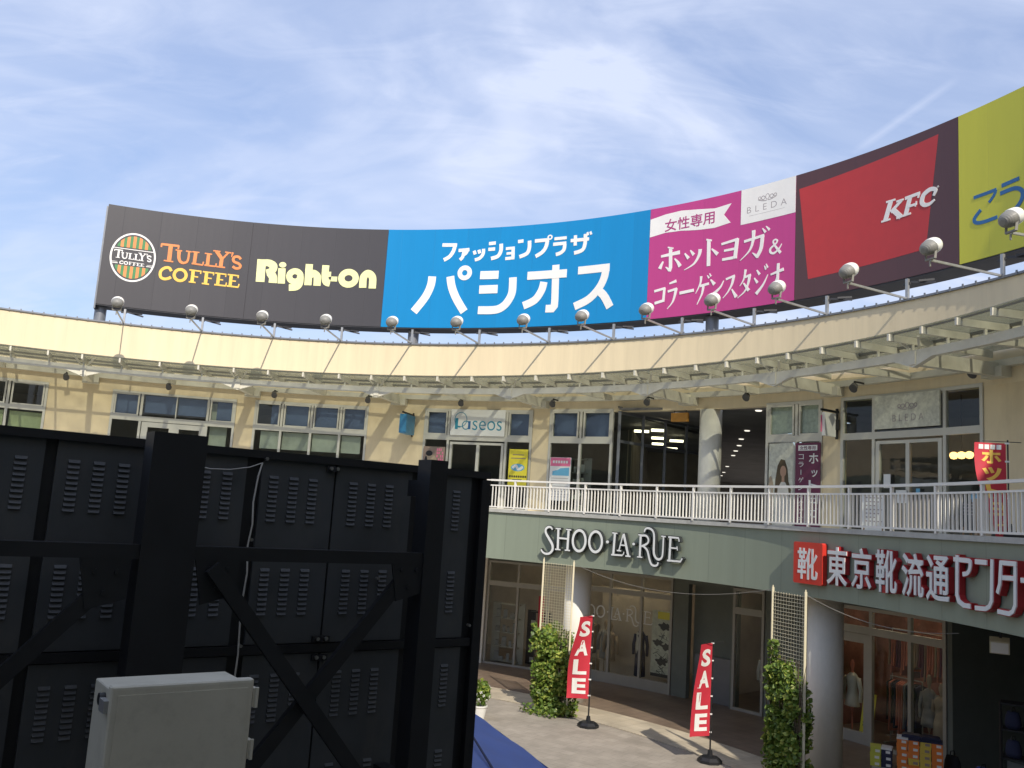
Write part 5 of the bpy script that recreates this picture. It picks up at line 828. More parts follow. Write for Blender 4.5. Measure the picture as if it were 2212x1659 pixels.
# ------------------------------------------------------------------ nobori banner flags
def sale_flag(label,loc,rz,body='SALE',H=2.62,fab=2.0,wid=0.56,phi=(60,8),mats=('p_red','sign_panel'),base=True,cells=None,tcol=None):
    r=thing('banner_flag',label,'flag',loc,rz)
    top=H-0.06
    def f(u,v,d):
        t=v/fab; a=R_(phi[0]+(phi[1]-phi[0])*(t*t*(3-2*t)))
        y=-math.sin(a)*u+0.035*math.sin(u*9+v*2.2)*u/wid
        return Vector((-math.cos(a)*u-0.02*math.sin(v*2.6)*u/wid+d*math.sin(a)*-1,y-d*math.cos(a),top-v-0.05*t*u))
    bm=B(); nx,ny=8,26; g=[[bm.verts.new(f(0.03+wid*i/nx,fab*j/ny,0)) for i in range(nx+1)] for j in range(ny+1)]
    for j in range(ny):
        for i in range(nx): quad(bm,[g[j][i],g[j][i+1],g[j+1][i+1],g[j+1][i]],[(i/nx,j/ny)]*4)
    obj('fabric',bm,mats[0],r,local=True,smooth=True)
    bm=B(); ch=fab*0.225
    fm=lambda s,z,d: f(0.03+wid*(1-s),-z,d)
    for i,c in enumerate(body):
        z1=-(0.12+i*(fab-0.14)/len(body)); z0=z1-(fab-0.14)/len(body)*0.80
        text(bm,c,0.22,0.86,z0,z1,fm,-0.006,0.008,bold=0.035,cut=0.12)
    obj('lettering',bm,tcol or mats[1],r,local=True)
    if cells: 
        bm=B()
        for i in range(4): rect2(bm,0.14+i*0.19,0.29+i*0.19,-0.11,-0.03,fm,-0.006,0.007)
        obj('label_boxes',bm,'sign_panel',r,local=True)
    bm=B(); tube(bm,[(0,0,0.10),(0,0,H)],0.013,8); tube(bm,[(0,0,0.1),(0,0,0.75)],0.019,8); tube(bm,[(-0.40*math.cos(R_(phi[0])),-0.40*math.sin(R_(phi[0])),H-0.03),(0.22,0.08,H-0.03)],0.007,6); obj('pole',bm,'pole_b',r,local=True)
    for k in range(6): bm=B(); box(bm,(-0.012,0,top-fab*k/5.2),(0.07,0.03,0.03)); obj('clip',bm,'pole_w',r,local=True)
    if base:
        bm=B(); lathe(bm,[(0.27,0),(0.27,0.06),(0.20,0.12),(0.06,0.15),(0.045,0.26),(0.0,0.26)],(0,0,0),n=8); obj('base',bm,'black',r,local=True)
    return r
p=P(46.3,15.2,-H0+0.0)
sale_flag('red sale flag by the white column, nearer the curly grey shop sign',p,R_(-7),H=2.75,fab=2.02,phi=(58,-2))
sale_flag('red sale flag standing alone before the dark service wall',P(59.6,15.55,-H0),R_(-14),H=2.60,fab=1.98,wid=0.50,phi=(62,30))
sale_flag('red upstairs flag with yellow vertical katakana behind the railing',P(81.4,17.3,0.0),R_(-20),body='ホットヨガ',H=1.68,fab=1.62,wid=0.50,phi=(8,58),cells=True,tcol='p_yellow',base=True)
# ------------------------------------------------------------------ trellises with climbing plants
def trellis(a,b,label,R=15.58):
    r=thing('trellis',label,'trellis',P((a+b)/2,R,-H0))
    for t in (a,b):
        bm=B(); bar(bm,P(t,R,-H0),P(t,R,-1.26),0.045,0.045); bar(bm,P(t,R,-1.26),P(t,R,-1.22),0.02,0.02); obj('post',bm,'trellis',r)
    bm=B()
    for i in range(1,12): t=a+(b-a)*i/12; bar(bm,P(t,R,-H0+0.2),P(t,R,-1.34),0.008,0.008)
    z=-1.36
    while z>-H0+0.25: bar(bm,P(a,R,z),P(b,R,z),0.009,0.009); z-=0.072
    obj('lattice',bm,'trellis',r); return r
trellis(38.72,42.43,'cream lattice trellis by the sunlit white column')
trellis(66.15,69.8,'cream lattice trellis by the shaded column under the red logo box')
def foliage(name,label,fn,n,size,seed,loc,cat='plant',stems=None,mname='leaf'):
    rng=random.Random(seed); r=thing(name,label,cat,loc); bm=B(); tl=bm.faces.layers.float.new('tone')
    cl=[rng.random() for _ in range(64)]
    k=0
    while k<n:
        q=fn(rng)
        if q is None: continue
        p,out=q; k+=1
        s=size*rng.uniform(0.6,1.35)
        d=Vector((rng.gauss(0,1),rng.gauss(0,1),rng.gauss(0,0.7)))*0.55+out+Vector((0,0,-0.35)); d.normalize()
        sd=d.cross(Vector((rng.gauss(0,1),rng.gauss(0,1),rng.gauss(0,1)))).normalized(); up=sd.cross(d).normalized()
        a=p-d*s*0.5; b=p+d*s*0.55; m=p+up*s*0.12
        vs=[bm.verts.new(a),bm.verts.new(p+sd*s*0.42-up*0.05*s),bm.verts.new(b),bm.verts.new(p-sd*s*0.42-up*0.05*s)]
        f=quad(bm,vs)
        nz=noise.noise(p*2.6)*0.5+0.5
        if f: f[tl]=min(1,max(0,0.1+0.35*nz+rng.random()**1.6*0.62))
    me=bpy.data.meshes.new('foliage'); bm.to_mesh(me); bm.free(); me.materials.append(MT[mname]); o=bpy.data.objects.new('foliage',me); COL.objects.link(o); o.parent=r; o.matrix_parent_inverse=Matrix.Translation(-Vector(loc))
    if stems:
        bm=B()
        for pts in stems: tube(bm,pts,[0.018,0.014,0.010,0.006][:len(pts)],6)
        obj('stem',bm,'stem',r)
    return r
def hedge(t0,t1,R0,R1,zt,seed,lean=0):
    def fn(rng):
        u=rng.random(); w=rng.random()**0.85; z=-H0+0.02+(zt+H0)*w*1.05
        t=t0+(t1-t0)*u; v=rng.random(); R=R0+(R1-R0)*v; p=P(t,R,z)
        n1=noise.noise(Vector((u*3.1+seed,z*1.5,v*2)))
        hx=0.80+0.28*n1-0.28*max(0,w-0.55)
        c=abs(u-0.5-lean*(w-0.3))*2
        ztop=zt+0.30*noise.noise(Vector((u*4.5,seed,v)))-0.55*(max(0,u-0.35) if lean<0 else max(0,0.30-u))
        if c>hx or z>ztop: return None
        if noise.noise(p*3.3)<-0.30: return None
        return p,(P(t,R0-1,z)-p).normalized()*0.8
    return fn
def vines(t0,t1,R,zt,rng):
    out=[]
    for i in range(9):
        t=t0+(t1-t0)*rng.random(); out.append([P(t,R,-H0),P(t+rng.gauss(0,.3),R,-H0+(zt+H0)*0.35),P(t+rng.gauss(0,.5),R-.05,-H0+(zt+H0)*0.7),P(t+rng.gauss(0,.6),R-.05,zt)])
    return out
rg=random.Random(5)
foliage('climbing_plant','sunlit climbing plant on the trellis by the white column',hedge(38.2,43.3,15.25,15.85,-3.0,1.7,-0.12),6200,0.105,11,P(40.6,15.5,-H0),stems=vines(39,42.3,15.55,-3.0,rg))
foliage('climbing_plant','shaded climbing plant on the trellis under the red logo box',hedge(66.0,70.3,15.36,15.82,-2.75,8.2,-0.14),6200,0.105,12,P(68,15.5,-H0),stems=vines(66.3,69.6,15.55,-2.6,rg))
def wisps(rng):
    t=66.25+rng.random()*0.9; z=-3.3+rng.random()**0.8*1.0
    return (P(t+rng.gauss(0,0.15),15.5,z),Vector((0,0,0.2))) if rng.random()<1-(z+3.3)*0.6 else None
foliage('climbing_plant','thin ivy shoot climbing highest on the shaded trellis post',wisps,230,0.10,13,P(66.6,15.5,-3.3),stems=[[P(66.3,15.55,-3.6),P(66.4,15.53,-3.0),P(66.4,15.53,-2.5),P(66.35,15.53,-2.3)]])
def skirt(rng):
    a=rng.random()*6.283; t=38.6+rng.random()*4.0; return (P(t,15.15-rng.random()*0.25,-H0+0.03+rng.random()*0.22),Vector((0,0,0.5)))
foliage('ground_ivy','pale low ivy sprawling at the foot of the sunlit climbing plant',skirt,110,0.10,14,P(40.5,14.9,-H0))
# planter with flowers beside the blue tent
pc=P(37.75,13.5,-H0)
pt=thing('flower_pot','white flower pot with leafy plant beside the blue tent','plant pot',pc)
bm=B(); lathe(bm,[(0.14,0),(0.19,0.26),(0.21,0.29),(0.21,0.32),(0.18,0.32),(0.17,0.28),(0.0,0.28)],pc,n=22); obj('pot',bm,'pole_w',pt)
def potf(rng):
    v=Vector((rng.gauss(0,1),rng.gauss(0,1),rng.gauss(0,1))).normalized()*rng.random()**0.4*0.28; v.z*=1.15
    return (pc+Vector((0,0,0.62))+v,v)
fo=foliage('pot_leaves','x',potf,620,0.09,15,pc); ch=[c for c in COL.objects if c.parent==fo][0]; ch.parent=pt; ch.matrix_parent_inverse=Matrix.Translation(-pc); bpy.data.objects.remove(fo)
bm=B()
for k in range(26):
    v=Vector((rg.gauss(0,1),rg.gauss(0,1)-0.6,rg.gauss(0,1)+0.3)).normalized()*0.30; c=pc+Vector((0,0,0.60))+v
    for j in range(5): 
        a=j*1.256; e=v.normalized(); x=e.cross(Vector((0,0,1))).normalized(); y=e.cross(x); m=c+(x*math.cos(a)+y*math.sin(a))*0.03
        quad(bm,[bm.verts.new(c+e*0.01),bm.verts.new(m+x*0.014),bm.verts.new(m+e*0.004+y*0.012),bm.verts.new(m-x*0.014)])
obj('blossom',bm,'pole_w',pt)
bm=B(); [tube(bm,[pc+Vector((rg.gauss(0,.03)-0.1,0,0.35)),pc+Vector((-0.22+rg.gauss(0,.06),rg.gauss(0,.1),0.9)),pc+Vector((-0.3+rg.gauss(0,.1),rg.gauss(0,.1),1.25))],0.006,5) for _ in range(4)]; obj('stem',bm,'stem',pt)
# ------------------------------------------------------------------ blue tent behind the screen
tent=thing('tent','blue pitched tent canopy seen from above behind the screen','tent',Vector((-0.8,8.6,0)))
cr=[XY(-0.644,12.044,-2.422),XY(1.475,6.217,-2.422),XY(-1.72,5.055,-2.422),XY(-3.839,10.882,-2.422)]
rg_=[XY(-1.66,9.865,-1.672),XY(-0.225,5.918,-1.672)]
bm=B(); nn=30
def face(p00,p01,p10,p11):
    g=[]
    for j in range(nn+1):
        t=j/nn; row=[]
        for k in range(nn+1):
            s=k/nn; p=p00.lerp(p01,s).lerp(p10.lerp(p11,s),t); sag=-0.05*math.sin(math.pi*s)*math.sin(math.pi*t)+(0.012*math.sin(s*31+t*6)*t+0.016*noise.noise(Vector((s*7,t*3,1.0)))+0.008*noise.noise(Vector((s*19,t*9,2.0))))*math.sin(math.pi*s); row.append(bm.verts.new(p+Vector((0,0,sag))))
        g.append(row)
    for j in range(nn):
        for k in range(nn): quad(bm,[g[j][k],g[j+1][k],g[j+1][k+1],g[j][k+1]])
face(rg_[0],rg_[1],cr[0],cr[1]); face(rg_[1],rg_[1],cr[1],cr[2]); face(rg_[1],rg_[0],cr[2],cr[3]); face(rg_[0],rg_[0],cr[3],cr[0])
for i in range(4):
    a,b=cr[i],cr[(i+1)%4]; v=[bm.verts.new(x) for x in (a,b,b-Vector((0,0,0.24)),a-Vector((0,0,0.24)))]; quad(bm,v)
bmesh.ops.remove_doubles(bm,verts=bm.verts[:],dist=0.003); obj('roof_fabric',bm,'blue_tent',tent,smooth=True)
bm=B(); tube(bm,[XY(*x) for x in ((-0.40,9.60,-2.16),(-0.145,7.967,-2.004),(0.03,6.53,-1.865),(0.06,6.3,-1.85))],0.010,6); obj('seam',bm,'navy',tent)
for c in cr:
    bm=B(); d=(Vector((-1.18,8.55,0))-Vector((c.x,c.y,0))).normalized()*0.12; bar(bm,(c.x+d.x,c.y+d.y,0),(c.x+d.x,c.y+d.y,c.z-0.05),0.045,0.045); obj('leg',bm,'tent_frame',tent)
# ------------------------------------------------------------------ rear of the big video screen
AZ=R_(53.5); E_=Vector((math.sin(AZ),math.cos(AZ),0)); NRM=Vector((math.cos(AZ),-math.sin(AZ),0)); UP=Vector((0,0,1))
PR=Vector((-0.09336,4.99913,H0-0.1222))
def Sc(s,z,o): return PR-E_*s+NRM*o+UP*z
fS=lambda off: on_plane(PR+NRM*off,-E_,UP,NRM)
scr=thing('video_screen','black louvred back of a large video screen on braced posts','screen',Vector((PR.x-1.4,PR.y-1.0,0)))
Zb=-2.65; SL=4.3
bm=B(); bar(bm,Sc(0,(0.225+Zb)/2,-0.09),Sc(SL,(0.225+Zb)/2,-0.09),0.14,0.225-Zb); obj('cabinet_shell',bm,'black',scr)
bm=B(); bar(bm,Sc(0,0.205,0.0),Sc(SL,0.205,0.0),0.04,0.036); bar(bm,Sc(0.028,0.18,0.0),Sc(0.028,Zb,0.0),0.04,0.055,up=E_)
for zz in (-0.69,-1.60): bar(bm,Sc(0.06,zz,-0.005),Sc(SL,zz,-0.005),0.03,0.04)
obj('edge_frame',bm,'black',scr)
cols=[((0.115,0.400),(0.21,0.31)),((0.492,0.926),(0.624,0.727,0.830)),((0.936,1.308),(1.047,1.147,1.247)),((1.382,1.785),(1.47,1.57,1.67)),((1.793,2.186),(1.92,2.02,2.118)),((2.232,2.66),(2.316,2.42,2.52)),((2.67,3.08),(2.8,2.9,3.0)),((3.14,3.55),(3.25,3.35,3.45))]
for (a,b),lc in cols:
    for zt in (0.195,-0.715,-1.625):
        z0=zt-0.86; bm=B()
        rect2(bm,a,b,z0,zt,fS(0),-0.03,0.0,seg=2)
        for c in lc:
            for zz in (zt-0.085,zt-0.515):
                for k in range(10):
                    z1=zz-k*0.0222; h=0.0135; w=0.0235
                    f=fS(0.0); A=[bm.verts.new(f(x,y,d)) for x,y,d in ((c-w,z1,0.0006),(c+w,z1,0.0006),(c+w*.9,z1-h,0.009),(c-w*.9,z1-h,0.009),(c+w,z1-h-0.0015,0.0006),(c-w,z1-h-0.0015,0.0006))]
                    quad(bm,A[:4]); quad(bm,[A[3],A[2],A[4],A[5]]); quad(bm,[A[1],A[4],A[2]]); quad(bm,[A[0],A[3],A[5]])
        obj('rear_door',bm,'charcoal',scr)
for s0,s1 in ((0.50,0.60),(1.69,1.905),(3.05,3.2)):
    bm=B(); w=s1-s0; c=(s0+s1)/2; bar(bm,Sc(c,0.24,0.29),Sc(c,-H0+0.1222,0.29),0.12,w,up=E_); bar(bm,Sc(c,0.10,0.12),Sc(c,0.10,0.24),w*0.7,0.08); bar(bm,Sc(c,-1.3,0.0),Sc(c,-1.3,0.24),w*0.7,0.08); obj('post',bm,'black',scr)
for s0,s1,z in ((0.60,1.69,-0.238),(1.905,3.06,-0.238),(0.60,1.69,-1.62),(1.905,3.06,-1.62)): bm=B(); bar(bm,Sc(s0,z,0.31),Sc(s1,z,0.31),0.06,0.056); obj('beam',bm,'black',scr)
for a,b,o in (((1.62,-0.29),(0.64,-1.47),0.37),((0.64,-0.27),(1.62,-1.43),0.32),((1.96,-0.31),(3.0,-1.40),0.32),((3.0,-0.29),(1.97,-1.42),0.37)):
    bm=B(); bar(bm,Sc(a[0],a[1],o),Sc(b[0],b[1],o),0.03,0.062); obj('brace',bm,'black',scr)
for s,z in ((1.585,-0.33),(0.67,-0.32),(2.02,-0.345),(2.94,-0.33)):
    bm=B(); poly2(bm,[(s-0.085,z-0.075),(s+0.06,z-0.115),(s+0.10,z+0.085),(s-0.09,z+0.085)],fS(0.335),-0.005,0.004); 
    for q in ((-0.04,0.03),(0.04,0.03),(0,-0.05)): disc2(bm,s+q[0],z+q[1],0.011,0.011,fS(0.335),0.004,0.011,n=6)
    obj('gusset_plate',bm,'black',scr)
for s,z,w in ((0.935,-0.648,0.09),(0.935,-0.735,0.08),(0.95,0.165,0.07)):
    bm=B(); box(bm,Sc(s,z,0.018),(0.02,0.02,0.026)); rect2(bm,s-w/2,s+w/2,z-0.014,z+0.014,fS(0.004),0,0.012); obj('latch_plate',bm,'black',scr)
    bm=B(); [disc2(bm,s+q*w*0.24,z+0.002,0.009,0.009,fS(0.016),0,0.012,n=10) for q in (-1,1)]; obj('bolt',bm,'bolt',scr)
bm=B(); [disc2(bm,s,z,0.008,0.008,fS(0.02),-0.01,0.012,n=8) for s,z in ((0.085,-0.60),(1.30,0.185),(1.335,-0.19),(1.335,-0.665),(1.60,-0.35),(0.66,-0.36),(1.69,-0.20),(0.34,-0.62))]; obj('bolt',bm,'bolt',scr)
bm=B(); tube(bm,[Sc(1.322,0.165,0.03),Sc(1.338,0.10,0.035),Sc(1.347,-0.02,0.03),Sc(1.342,-0.12,0.035),Sc(1.352,-0.22,0.03),Sc(1.345,-0.34,0.04),Sc(1.353,-0.5,0.03),Sc(1.346,-0.7,0.035),Sc(1.358,-0.95,0.04),Sc(1.40,-1.30,0.03),Sc(1.38,-1.9,0.03)],0.004,6); tube(bm,[Sc(1.66,0.13,0.02),Sc(1.56,0.118,0.03),Sc(1.47,0.122,0.03),Sc(1.38,0.14,0.03),Sc(1.322,0.165,0.03)],0.0022,5); obj('cable',bm,'cable_w',scr)
# ------------------------------------------------------------------ plastic control box on a stand in front of the screen
cb=thing('control_box','grey green plastic control box in front of the black screen','control box',Vector((Sc(1.98,0,1.19).x,Sc(1.98,0,1.19).y,0)))
def bbox3(s0,s1,z0,z1,o0,o1,bev):
    bm=B(); bar(bm,Sc(s0,(z0+z1)/2,(o0+o1)/2),Sc(s1,(z0+z1)/2,(o0+o1)/2),o1-o0,z1-z0)
    bmesh.ops.bevel(bm,geom=bm.edges[:],offset=bev,segments=3,profile=0.7,affect='EDGES'); return bm
o=obj('body',bbox3(1.782,2.183,-1.16,-0.572,1.075,1.262,0.008),'box',cb)
o=obj('door',bbox3(1.770,2.192,-1.175,-0.556,1.266,1.302,0.012),'box',cb)
bm=B(); rect2(bm,1.79,2.172,-1.15,-0.582,fS(1.302),-0.004,0.0025,seg=1); obj('door_panel',bm,'box',o)
for z in (-0.615,-0.77,-1.08):
    bm=B(); bar(bm,Sc(1.762,z-0.028,1.28),Sc(1.762,z+0.028,1.28),0.03,0.014,up=E_); tube(bm,[Sc(1.757,z-0.03,1.296),Sc(1.757,z+0.03,1.296)],0.006,8); obj('hinge',bm,'box',cb)
bm=B(); bar(bm,Sc(2.196,-0.615,1.232),Sc(2.196,-0.615,1.29),0.016,0.034); obj('latch',bm,'galv',cb)
bm=B(); tube(bm,[Sc(2.183,-0.607,1.205),Sc(2.20,-0.607,1.205)],0.017,14); obj('lock',bm,'black',cb)
bm=B(); bar(bm,Sc(1.98,-H0+0.1222,1.05),Sc(1.98,-0.75,1.05),0.05,0.05); bar(bm,Sc(1.80,-0.8,1.055),Sc(2.16,-0.8,1.055),0.03,0.04); bar(bm,Sc(1.80,-1.1,1.055),Sc(2.16,-1.1,1.055),0.03,0.04); obj('stand',bm,'galv',cb)
# ------------------------------------------------------------------ shop-window contents
def mannequin(t,R,label,cloth,top,h=1.66,inner=None,hem=0.35,rz=0):
    c=P(t,R,-H0+0.03); r=thing('mannequin',label,'mannequin',c)
    bm=B(); lathe(bm,[(0.16,0),(0.16,0.02),(0.02,0.03),(0.015,h*0.3)],c,n=16); lathe(bm,[(0.015,h*.3),(0.10,h*.45),(0.145,h*.52),(0.115,h*.62),(0.15,h*.74),(0.19,h*.80),(0.12,h*.84),(0.048,h*.86),(0.045,h*.90),(0.075,h*.94),(0.08,h*.98),(0.04,h*1.03),(0,h*1.04)],c,n=18,sy=0.65); obj('body',bm,'beige_cloth' if top is None else top,r,smooth=True)
    bm=B(); pr=[(0.25,h*hem),(0.22,h*.5),(0.165,h*.62),(0.175,h*.74),(0.205,h*.80),(0.13,h*.845),(0.07,h*.86)]
    lathe(bm,pr,c,n=22,sy=0.7)
    for q in (-1,1):
        a=R_(t); tx=Vector((math.cos(a),-math.sin(a),0)); tube(bm,[c+tx*q*0.18+Vector((0,0,h*.80)),c+tx*q*0.25+Vector((0,0,h*.64)),c+tx*q*0.24+Vector((0,0,h*.48))],[0.06,0.05,0.045],8)
    obj('garment',bm,cloth,r,smooth=True)
    if inner:
        inw=(P(t,R-1,0)-P(t,R,0)).normalized(); a=R_(t); tx=Vector((math.cos(a),-math.sin(a),0)); bm=B()
        g=[c+inw*0.158+tx*x+Vector((0,0,z)) for x,z in ((-0.06,h*.84),(0.06,h*.84),(0.07,h*.6),(0.03,h*.42),(-0.03,h*.42),(-0.07,h*.6))]
        g2=[v+inw*-0.08 for v in g]; A=[bm.verts.new(v) for v in g]; Bq=[bm.verts.new(v) for v in g2]; quad(bm,A)
        for i in range(6): quad(bm,[A[i],A[(i+1)%6],Bq[(i+1)%6],Bq[i]])
        obj('inner_shirt',bm,inner,r)
    return r
mannequin(38.75,20.98,'mannequin in a long navy coat over a white shirt, left of the drawn poster','navy','beige_cloth',1.95,'white_cloth',0.16)
mannequin(35.6,21.1,'mannequin in a beige dress beside the sale flag','beige_cloth',None,1.75,None,0.35)
mannequin(34.6,21.4,'mannequin in a grey dress just right of the white column','grey_cloth',None,1.75,None,0.35)
mannequin(50.0,21.3,'mannequin in a cream top in the narrow window by the shaded trellis','white_cloth','black_cloth',1.7,None,0.45)
mannequin(57.95,21.0,'mannequin in a cream dress behind the shoe shop door','white_cloth','rose_cloth',1.85,None,0.42)
mannequin(63.75,21.1,'mannequin in a grey jacket nearest the dark corner of the shoe shop','grey_cloth','beige_cloth',1.85,None,0.40)
mannequin(64.75,21.05,'mannequin in a pale outfit in the last shoe shop pane','beige_cloth',None,1.72,None,0.28)
def rack(t0,t1,R,zr,label,cols,n,L=0.85,seed=1):
    g=random.Random(seed); r=thing('clothes_rack',label,'clothes rack',P((t0+t1)/2,R,-H0+0.03))
    bm=B(); tube(bm,[P(t0,R,zr),P((t0+t1)/2,R,zr),P(t1,R,zr)],0.014,8)
    for t in (t0,t1): tube(bm,[P(t,R,-H0+0.03),P(t,R,zr)],0.016,8); bar(bm,P(t,R-0.25,-H0+0.045),P(t,R+0.25,-H0+0.045),0.03,0.03)
    obj('rail',bm,'grey_al',r)
    for i in range(n):
        t=t0+(t1-t0)*(i+0.5)/n; l=L*g.uniform(0.8,1.15); bm=B()
        c=P(t,R,zr-0.08); inw=(P(t,R-1,zr)-P(t,R,zr)).normalized(); a=R_(t); tx=Vector((math.cos(a),-math.sin(a),0))
        rings=[]
        for w,z in ((0.04,0.0),(0.21,-0.07),(0.19,-0.3),(0.20,-l*0.7),(0.23,-l)):
            th=0.035*g.uniform(0.8,1.2); rings.append([bm.verts.new(c+inw*x*w+tx*y*th+Vector((0,0,z))) for x,y in ((-1,-0.4),(0,-1),(1,-0.4),(1,0.4),(0,1),(-1,0.4))])
        for A,Bq in zip(rings,rings[1:]):
            for k in range(6): quad(bm,[A[k],A[(k+1)%6],Bq[(k+1)%6],Bq[k]])
        quad(bm,rings[0]); quad(bm,rings[-1]); obj('garment',bm,g.choice(cols),r)
    return r
rack(59.8,62.2,21.6,-3.55,'rack of dark clothes in the middle shoe shop window',('black_cloth','grey_cloth','navy','rose_cloth'),13,1.1,3)
rack(58.6,63.2,22.3,-2.45,'high rack of rust and pink clothes at the back of the shoe shop',('rose_cloth','rose_cloth','p_brown','beige_cloth','p_purple','card_or'),24,0.95,4)
rack(48.4,50.9,22.4,-3.3,'rack of dark clothes in the narrow window by the shaded trellis',('black_cloth','grey_cloth','white_cloth'),12,1.0,5)
rack(30.2,33.0,22.0,-3.5,'rack of clothes just left of the white column',('rose_cloth','grey_cloth','beige_cloth'),14,0.95,6)
def shelf(t0,t1,R,label,m,items,seed,zt=-3.0):
    g=random.Random(seed); r=thing('display_shelf',label,'shelf',P((t0+t1)/2,R,-H0+0.03))
    bm=B()
    for k in range(5): zz=-H0+0.1+k*(zt+H0-0.1)/4; bar(bm,P(t0,R,zz),P(t1,R,zz),0.35,0.03)
    for t in (t0,t1): bar(bm,P(t,R,-H0+0.03),P(t,R,zt+0.05),0.30,0.04,up=P(t,R+1,0)-P(t,R,0))
    obj('board',bm,m,r)
    bm=B()
    for k in range(4):
        zz=-H0+0.12+k*(zt+H0-0.1)/4; t=t0+0.2
        while t<t1-0.2: h=g.uniform(0.1,0.3); box(bm,P(t,R-0.02,zz+h/2),(0.12*g.uniform(.6,1.4),0.2,h)); t+=g.uniform(0.45,0.8)
    obj('folded_goods',bm,items,r); return r
shelf(23.8,26.3,21.2,'pale display shelf in the leftmost ground-floor window','grey_al','grey_cloth',2,-3.2)
shelf(26.9,28.5,21.6,'dark display shelf in the second ground-floor window','black','white_cloth',3,-3.4)
shelf(29.0,31.0,22.2,'display shelf behind the pink-headed notice on the upper floor','grey_al','white_cloth',4,-3.2)
# the last one belongs upstairs
COL.objects[-1]; 
o=[x for x in COL.objects if x.get('label','').startswith('display shelf behind the pink')][0]; o.location.z+=H0-0.03
for t0,t1,zz,l in ((35.8,37.6,0.0,'low white counter seen left in the dark passage window'),(38.6,40.2,0.0,'low white counter seen right in the dark passage window')):
    bm=B(); arc(bm,t0,t1,24.2,24.8,0,1.02); arc(bm,t0+.1,t1-.1,24.15,24.85,1.022,1.07); o=obj('counter',bm,'white_cloth'); tag(o,l,'counter')
# red vertical banner, drawn poster, glass lettering, yellow easel sign
bm=B(); arc(bm,28.95,29.55,RG-0.10,RG-0.08,-4.75,-2.75); tag(obj('door_banner',bm,'p_red'),'narrow red banner at the shop door behind the sunlit trellis','banner')
fG=on_arc(RG+0.005)
def sG(t): return R_(t)*(RG+0.005)
s=thing('poster','tall black and white drawn poster in the shop window','poster',P(41.4,RG,-4.7)); bm=B(); arc(bm,40.35,42.35,RG+0.04,RG+0.055,-4.72,-2.75); obj('sheet',bm,'sign_pale',s)
fP=on_arc(RG+0.04); sP=lambda t:R_(t)*(RG+0.04)
bm=B(); rect2(bm,sP(40.9),sP(42.3),-3.0,-2.78,fP,-0.005,0.006); obj('yellow_heading',bm,'p_ylw',s)
bm=B(); gq=random.Random(9)
for cx,cz,rr in ((41.6,-3.35,0.20),(41.0,-3.85,0.17),(41.85,-3.95,0.18),(41.4,-4.4,0.2)):
    poly2(bm,[(sP(cx)+rr*math.cos(a)*(1+.25*math.sin(5*a)),cz+0.14+rr*0.55*math.sin(a)*(1+.3*math.cos(7*a))) for a in [i*0.2618 for i in range(24)]],fP,-0.005,0.004)
    for k in range(5): stroke(bm,[(sP(cx)+gq.uniform(-.2,.2),cz+gq.uniform(-.3,0)),(sP(cx)+gq.uniform(-.2,.2),cz+gq.uniform(-.3,0))],[0.02,0.006],fP,-0.005,0.0045+k*.0006)
rect2(bm,sP(40.36),sP(42.34),-4.715,-4.62,fP,-0.005,0.009); obj('ink_drawing',bm,'p_black',s)
bm=B(); strokes(bm,TRACE['shoo'],on_arc(RG+0.012),0.0,0.004,xf=fit(TRACE['shoo'],sG(31.9),sG(40.45),-3.32,-2.72)); s=thing('window_lettering','pale curly capitals stuck on the shop glass under the grey sign','lettering',P(36.5,RG,-3)); obj('lettering',bm,'ch_face',s)
s=thing('standing_sign','yellow leaning sale board inside the shoe shop door','sign',P(59.2,RG+.5,-H0+.03)); a=P(58.75,RG+0.30,-4.95); b_=P(59.75,RG+0.30,-4.95); ex=(b_-a).normalized(); w=(b_-a).length; upv=(Vector((0,0,0.95))+(P(59.2,RG+2,0)-P(59.2,RG+1,0)).normalized()*0.18).normalized(); f=on_plane(a,ex,upv,ex.cross(upv))
bm=B(); rect2(bm,0,w,0,0.95,f,-0.02,0.0,seg=2); obj('board',bm,'p_ylw',s); bm=B(); text(bm,'SALE',0.05,w-0.04,0.38,0.56,f,0,0.004,bold=0.02,cut=0); obj('lettering',bm,'p_red',s)
bm=B(); [rect2(bm,0.07,w-0.07,zz,zz+0.03,f,0,0.004,seg=2) for zz in (0.15,0.22,0.72,0.80)]; obj('small_text',bm,'p_black',s)
# ------------------------------------------------------------------ goods in front of the shoe shop
a=XY(8.22,18.82,-H0); b_=XY(9.10,18.42,-H0); ex=(b_-a).normalized(); away=Vector((-ex.y,ex.x,0)); 
rotm=Matrix((ex,away,UP)).transposed()
tb=thing('display_table','low display table under the stacked shoe boxes','table',a+ex*0.25); bm=B(); c0=a+ex*0.26+away*0.2
box(bm,c0+UP*0.478,(1.45,0.55,0.05),rotm); obj('table_top',bm,'grey_al',tb)
for x in (-.66,.66):
    for y in (-.22,.22): bm=B(); box(bm,c0+ex*x+away*y+UP*0.2265,(0.05,0.05,0.453),rotm); obj('leg',bm,'grey_al',tb)
def shoebox(col,lid): 
    r=thing('shoe_box','','shoe box',(0,0,0),0,'shoe boxes stacked outside the shoe shop')
    bm=B(); box(bm,(0,0,0.0475),(0.198,0.31,0.095)); obj('carton',bm,col,r,local=True)
    bm=B(); box(bm,(0,0,0.107),(0.206,0.318,0.036)); obj('lid',bm,lid,r,local=True)
    bm=B(); box(bm,(0.03,-0.1565,0.047),(0.085,0.003,0.05)); obj('paper_label',bm,'card_wh' if col!='card_ye' else 'p_brown',r,local=True)
    return r
protos={}
rw=['bottom','second lowest','middle','second highest','top']; cw=['leftmost orange','second','third','rightmost']
ang=math.atan2(ex.y,ex.x); gq=random.Random(21)
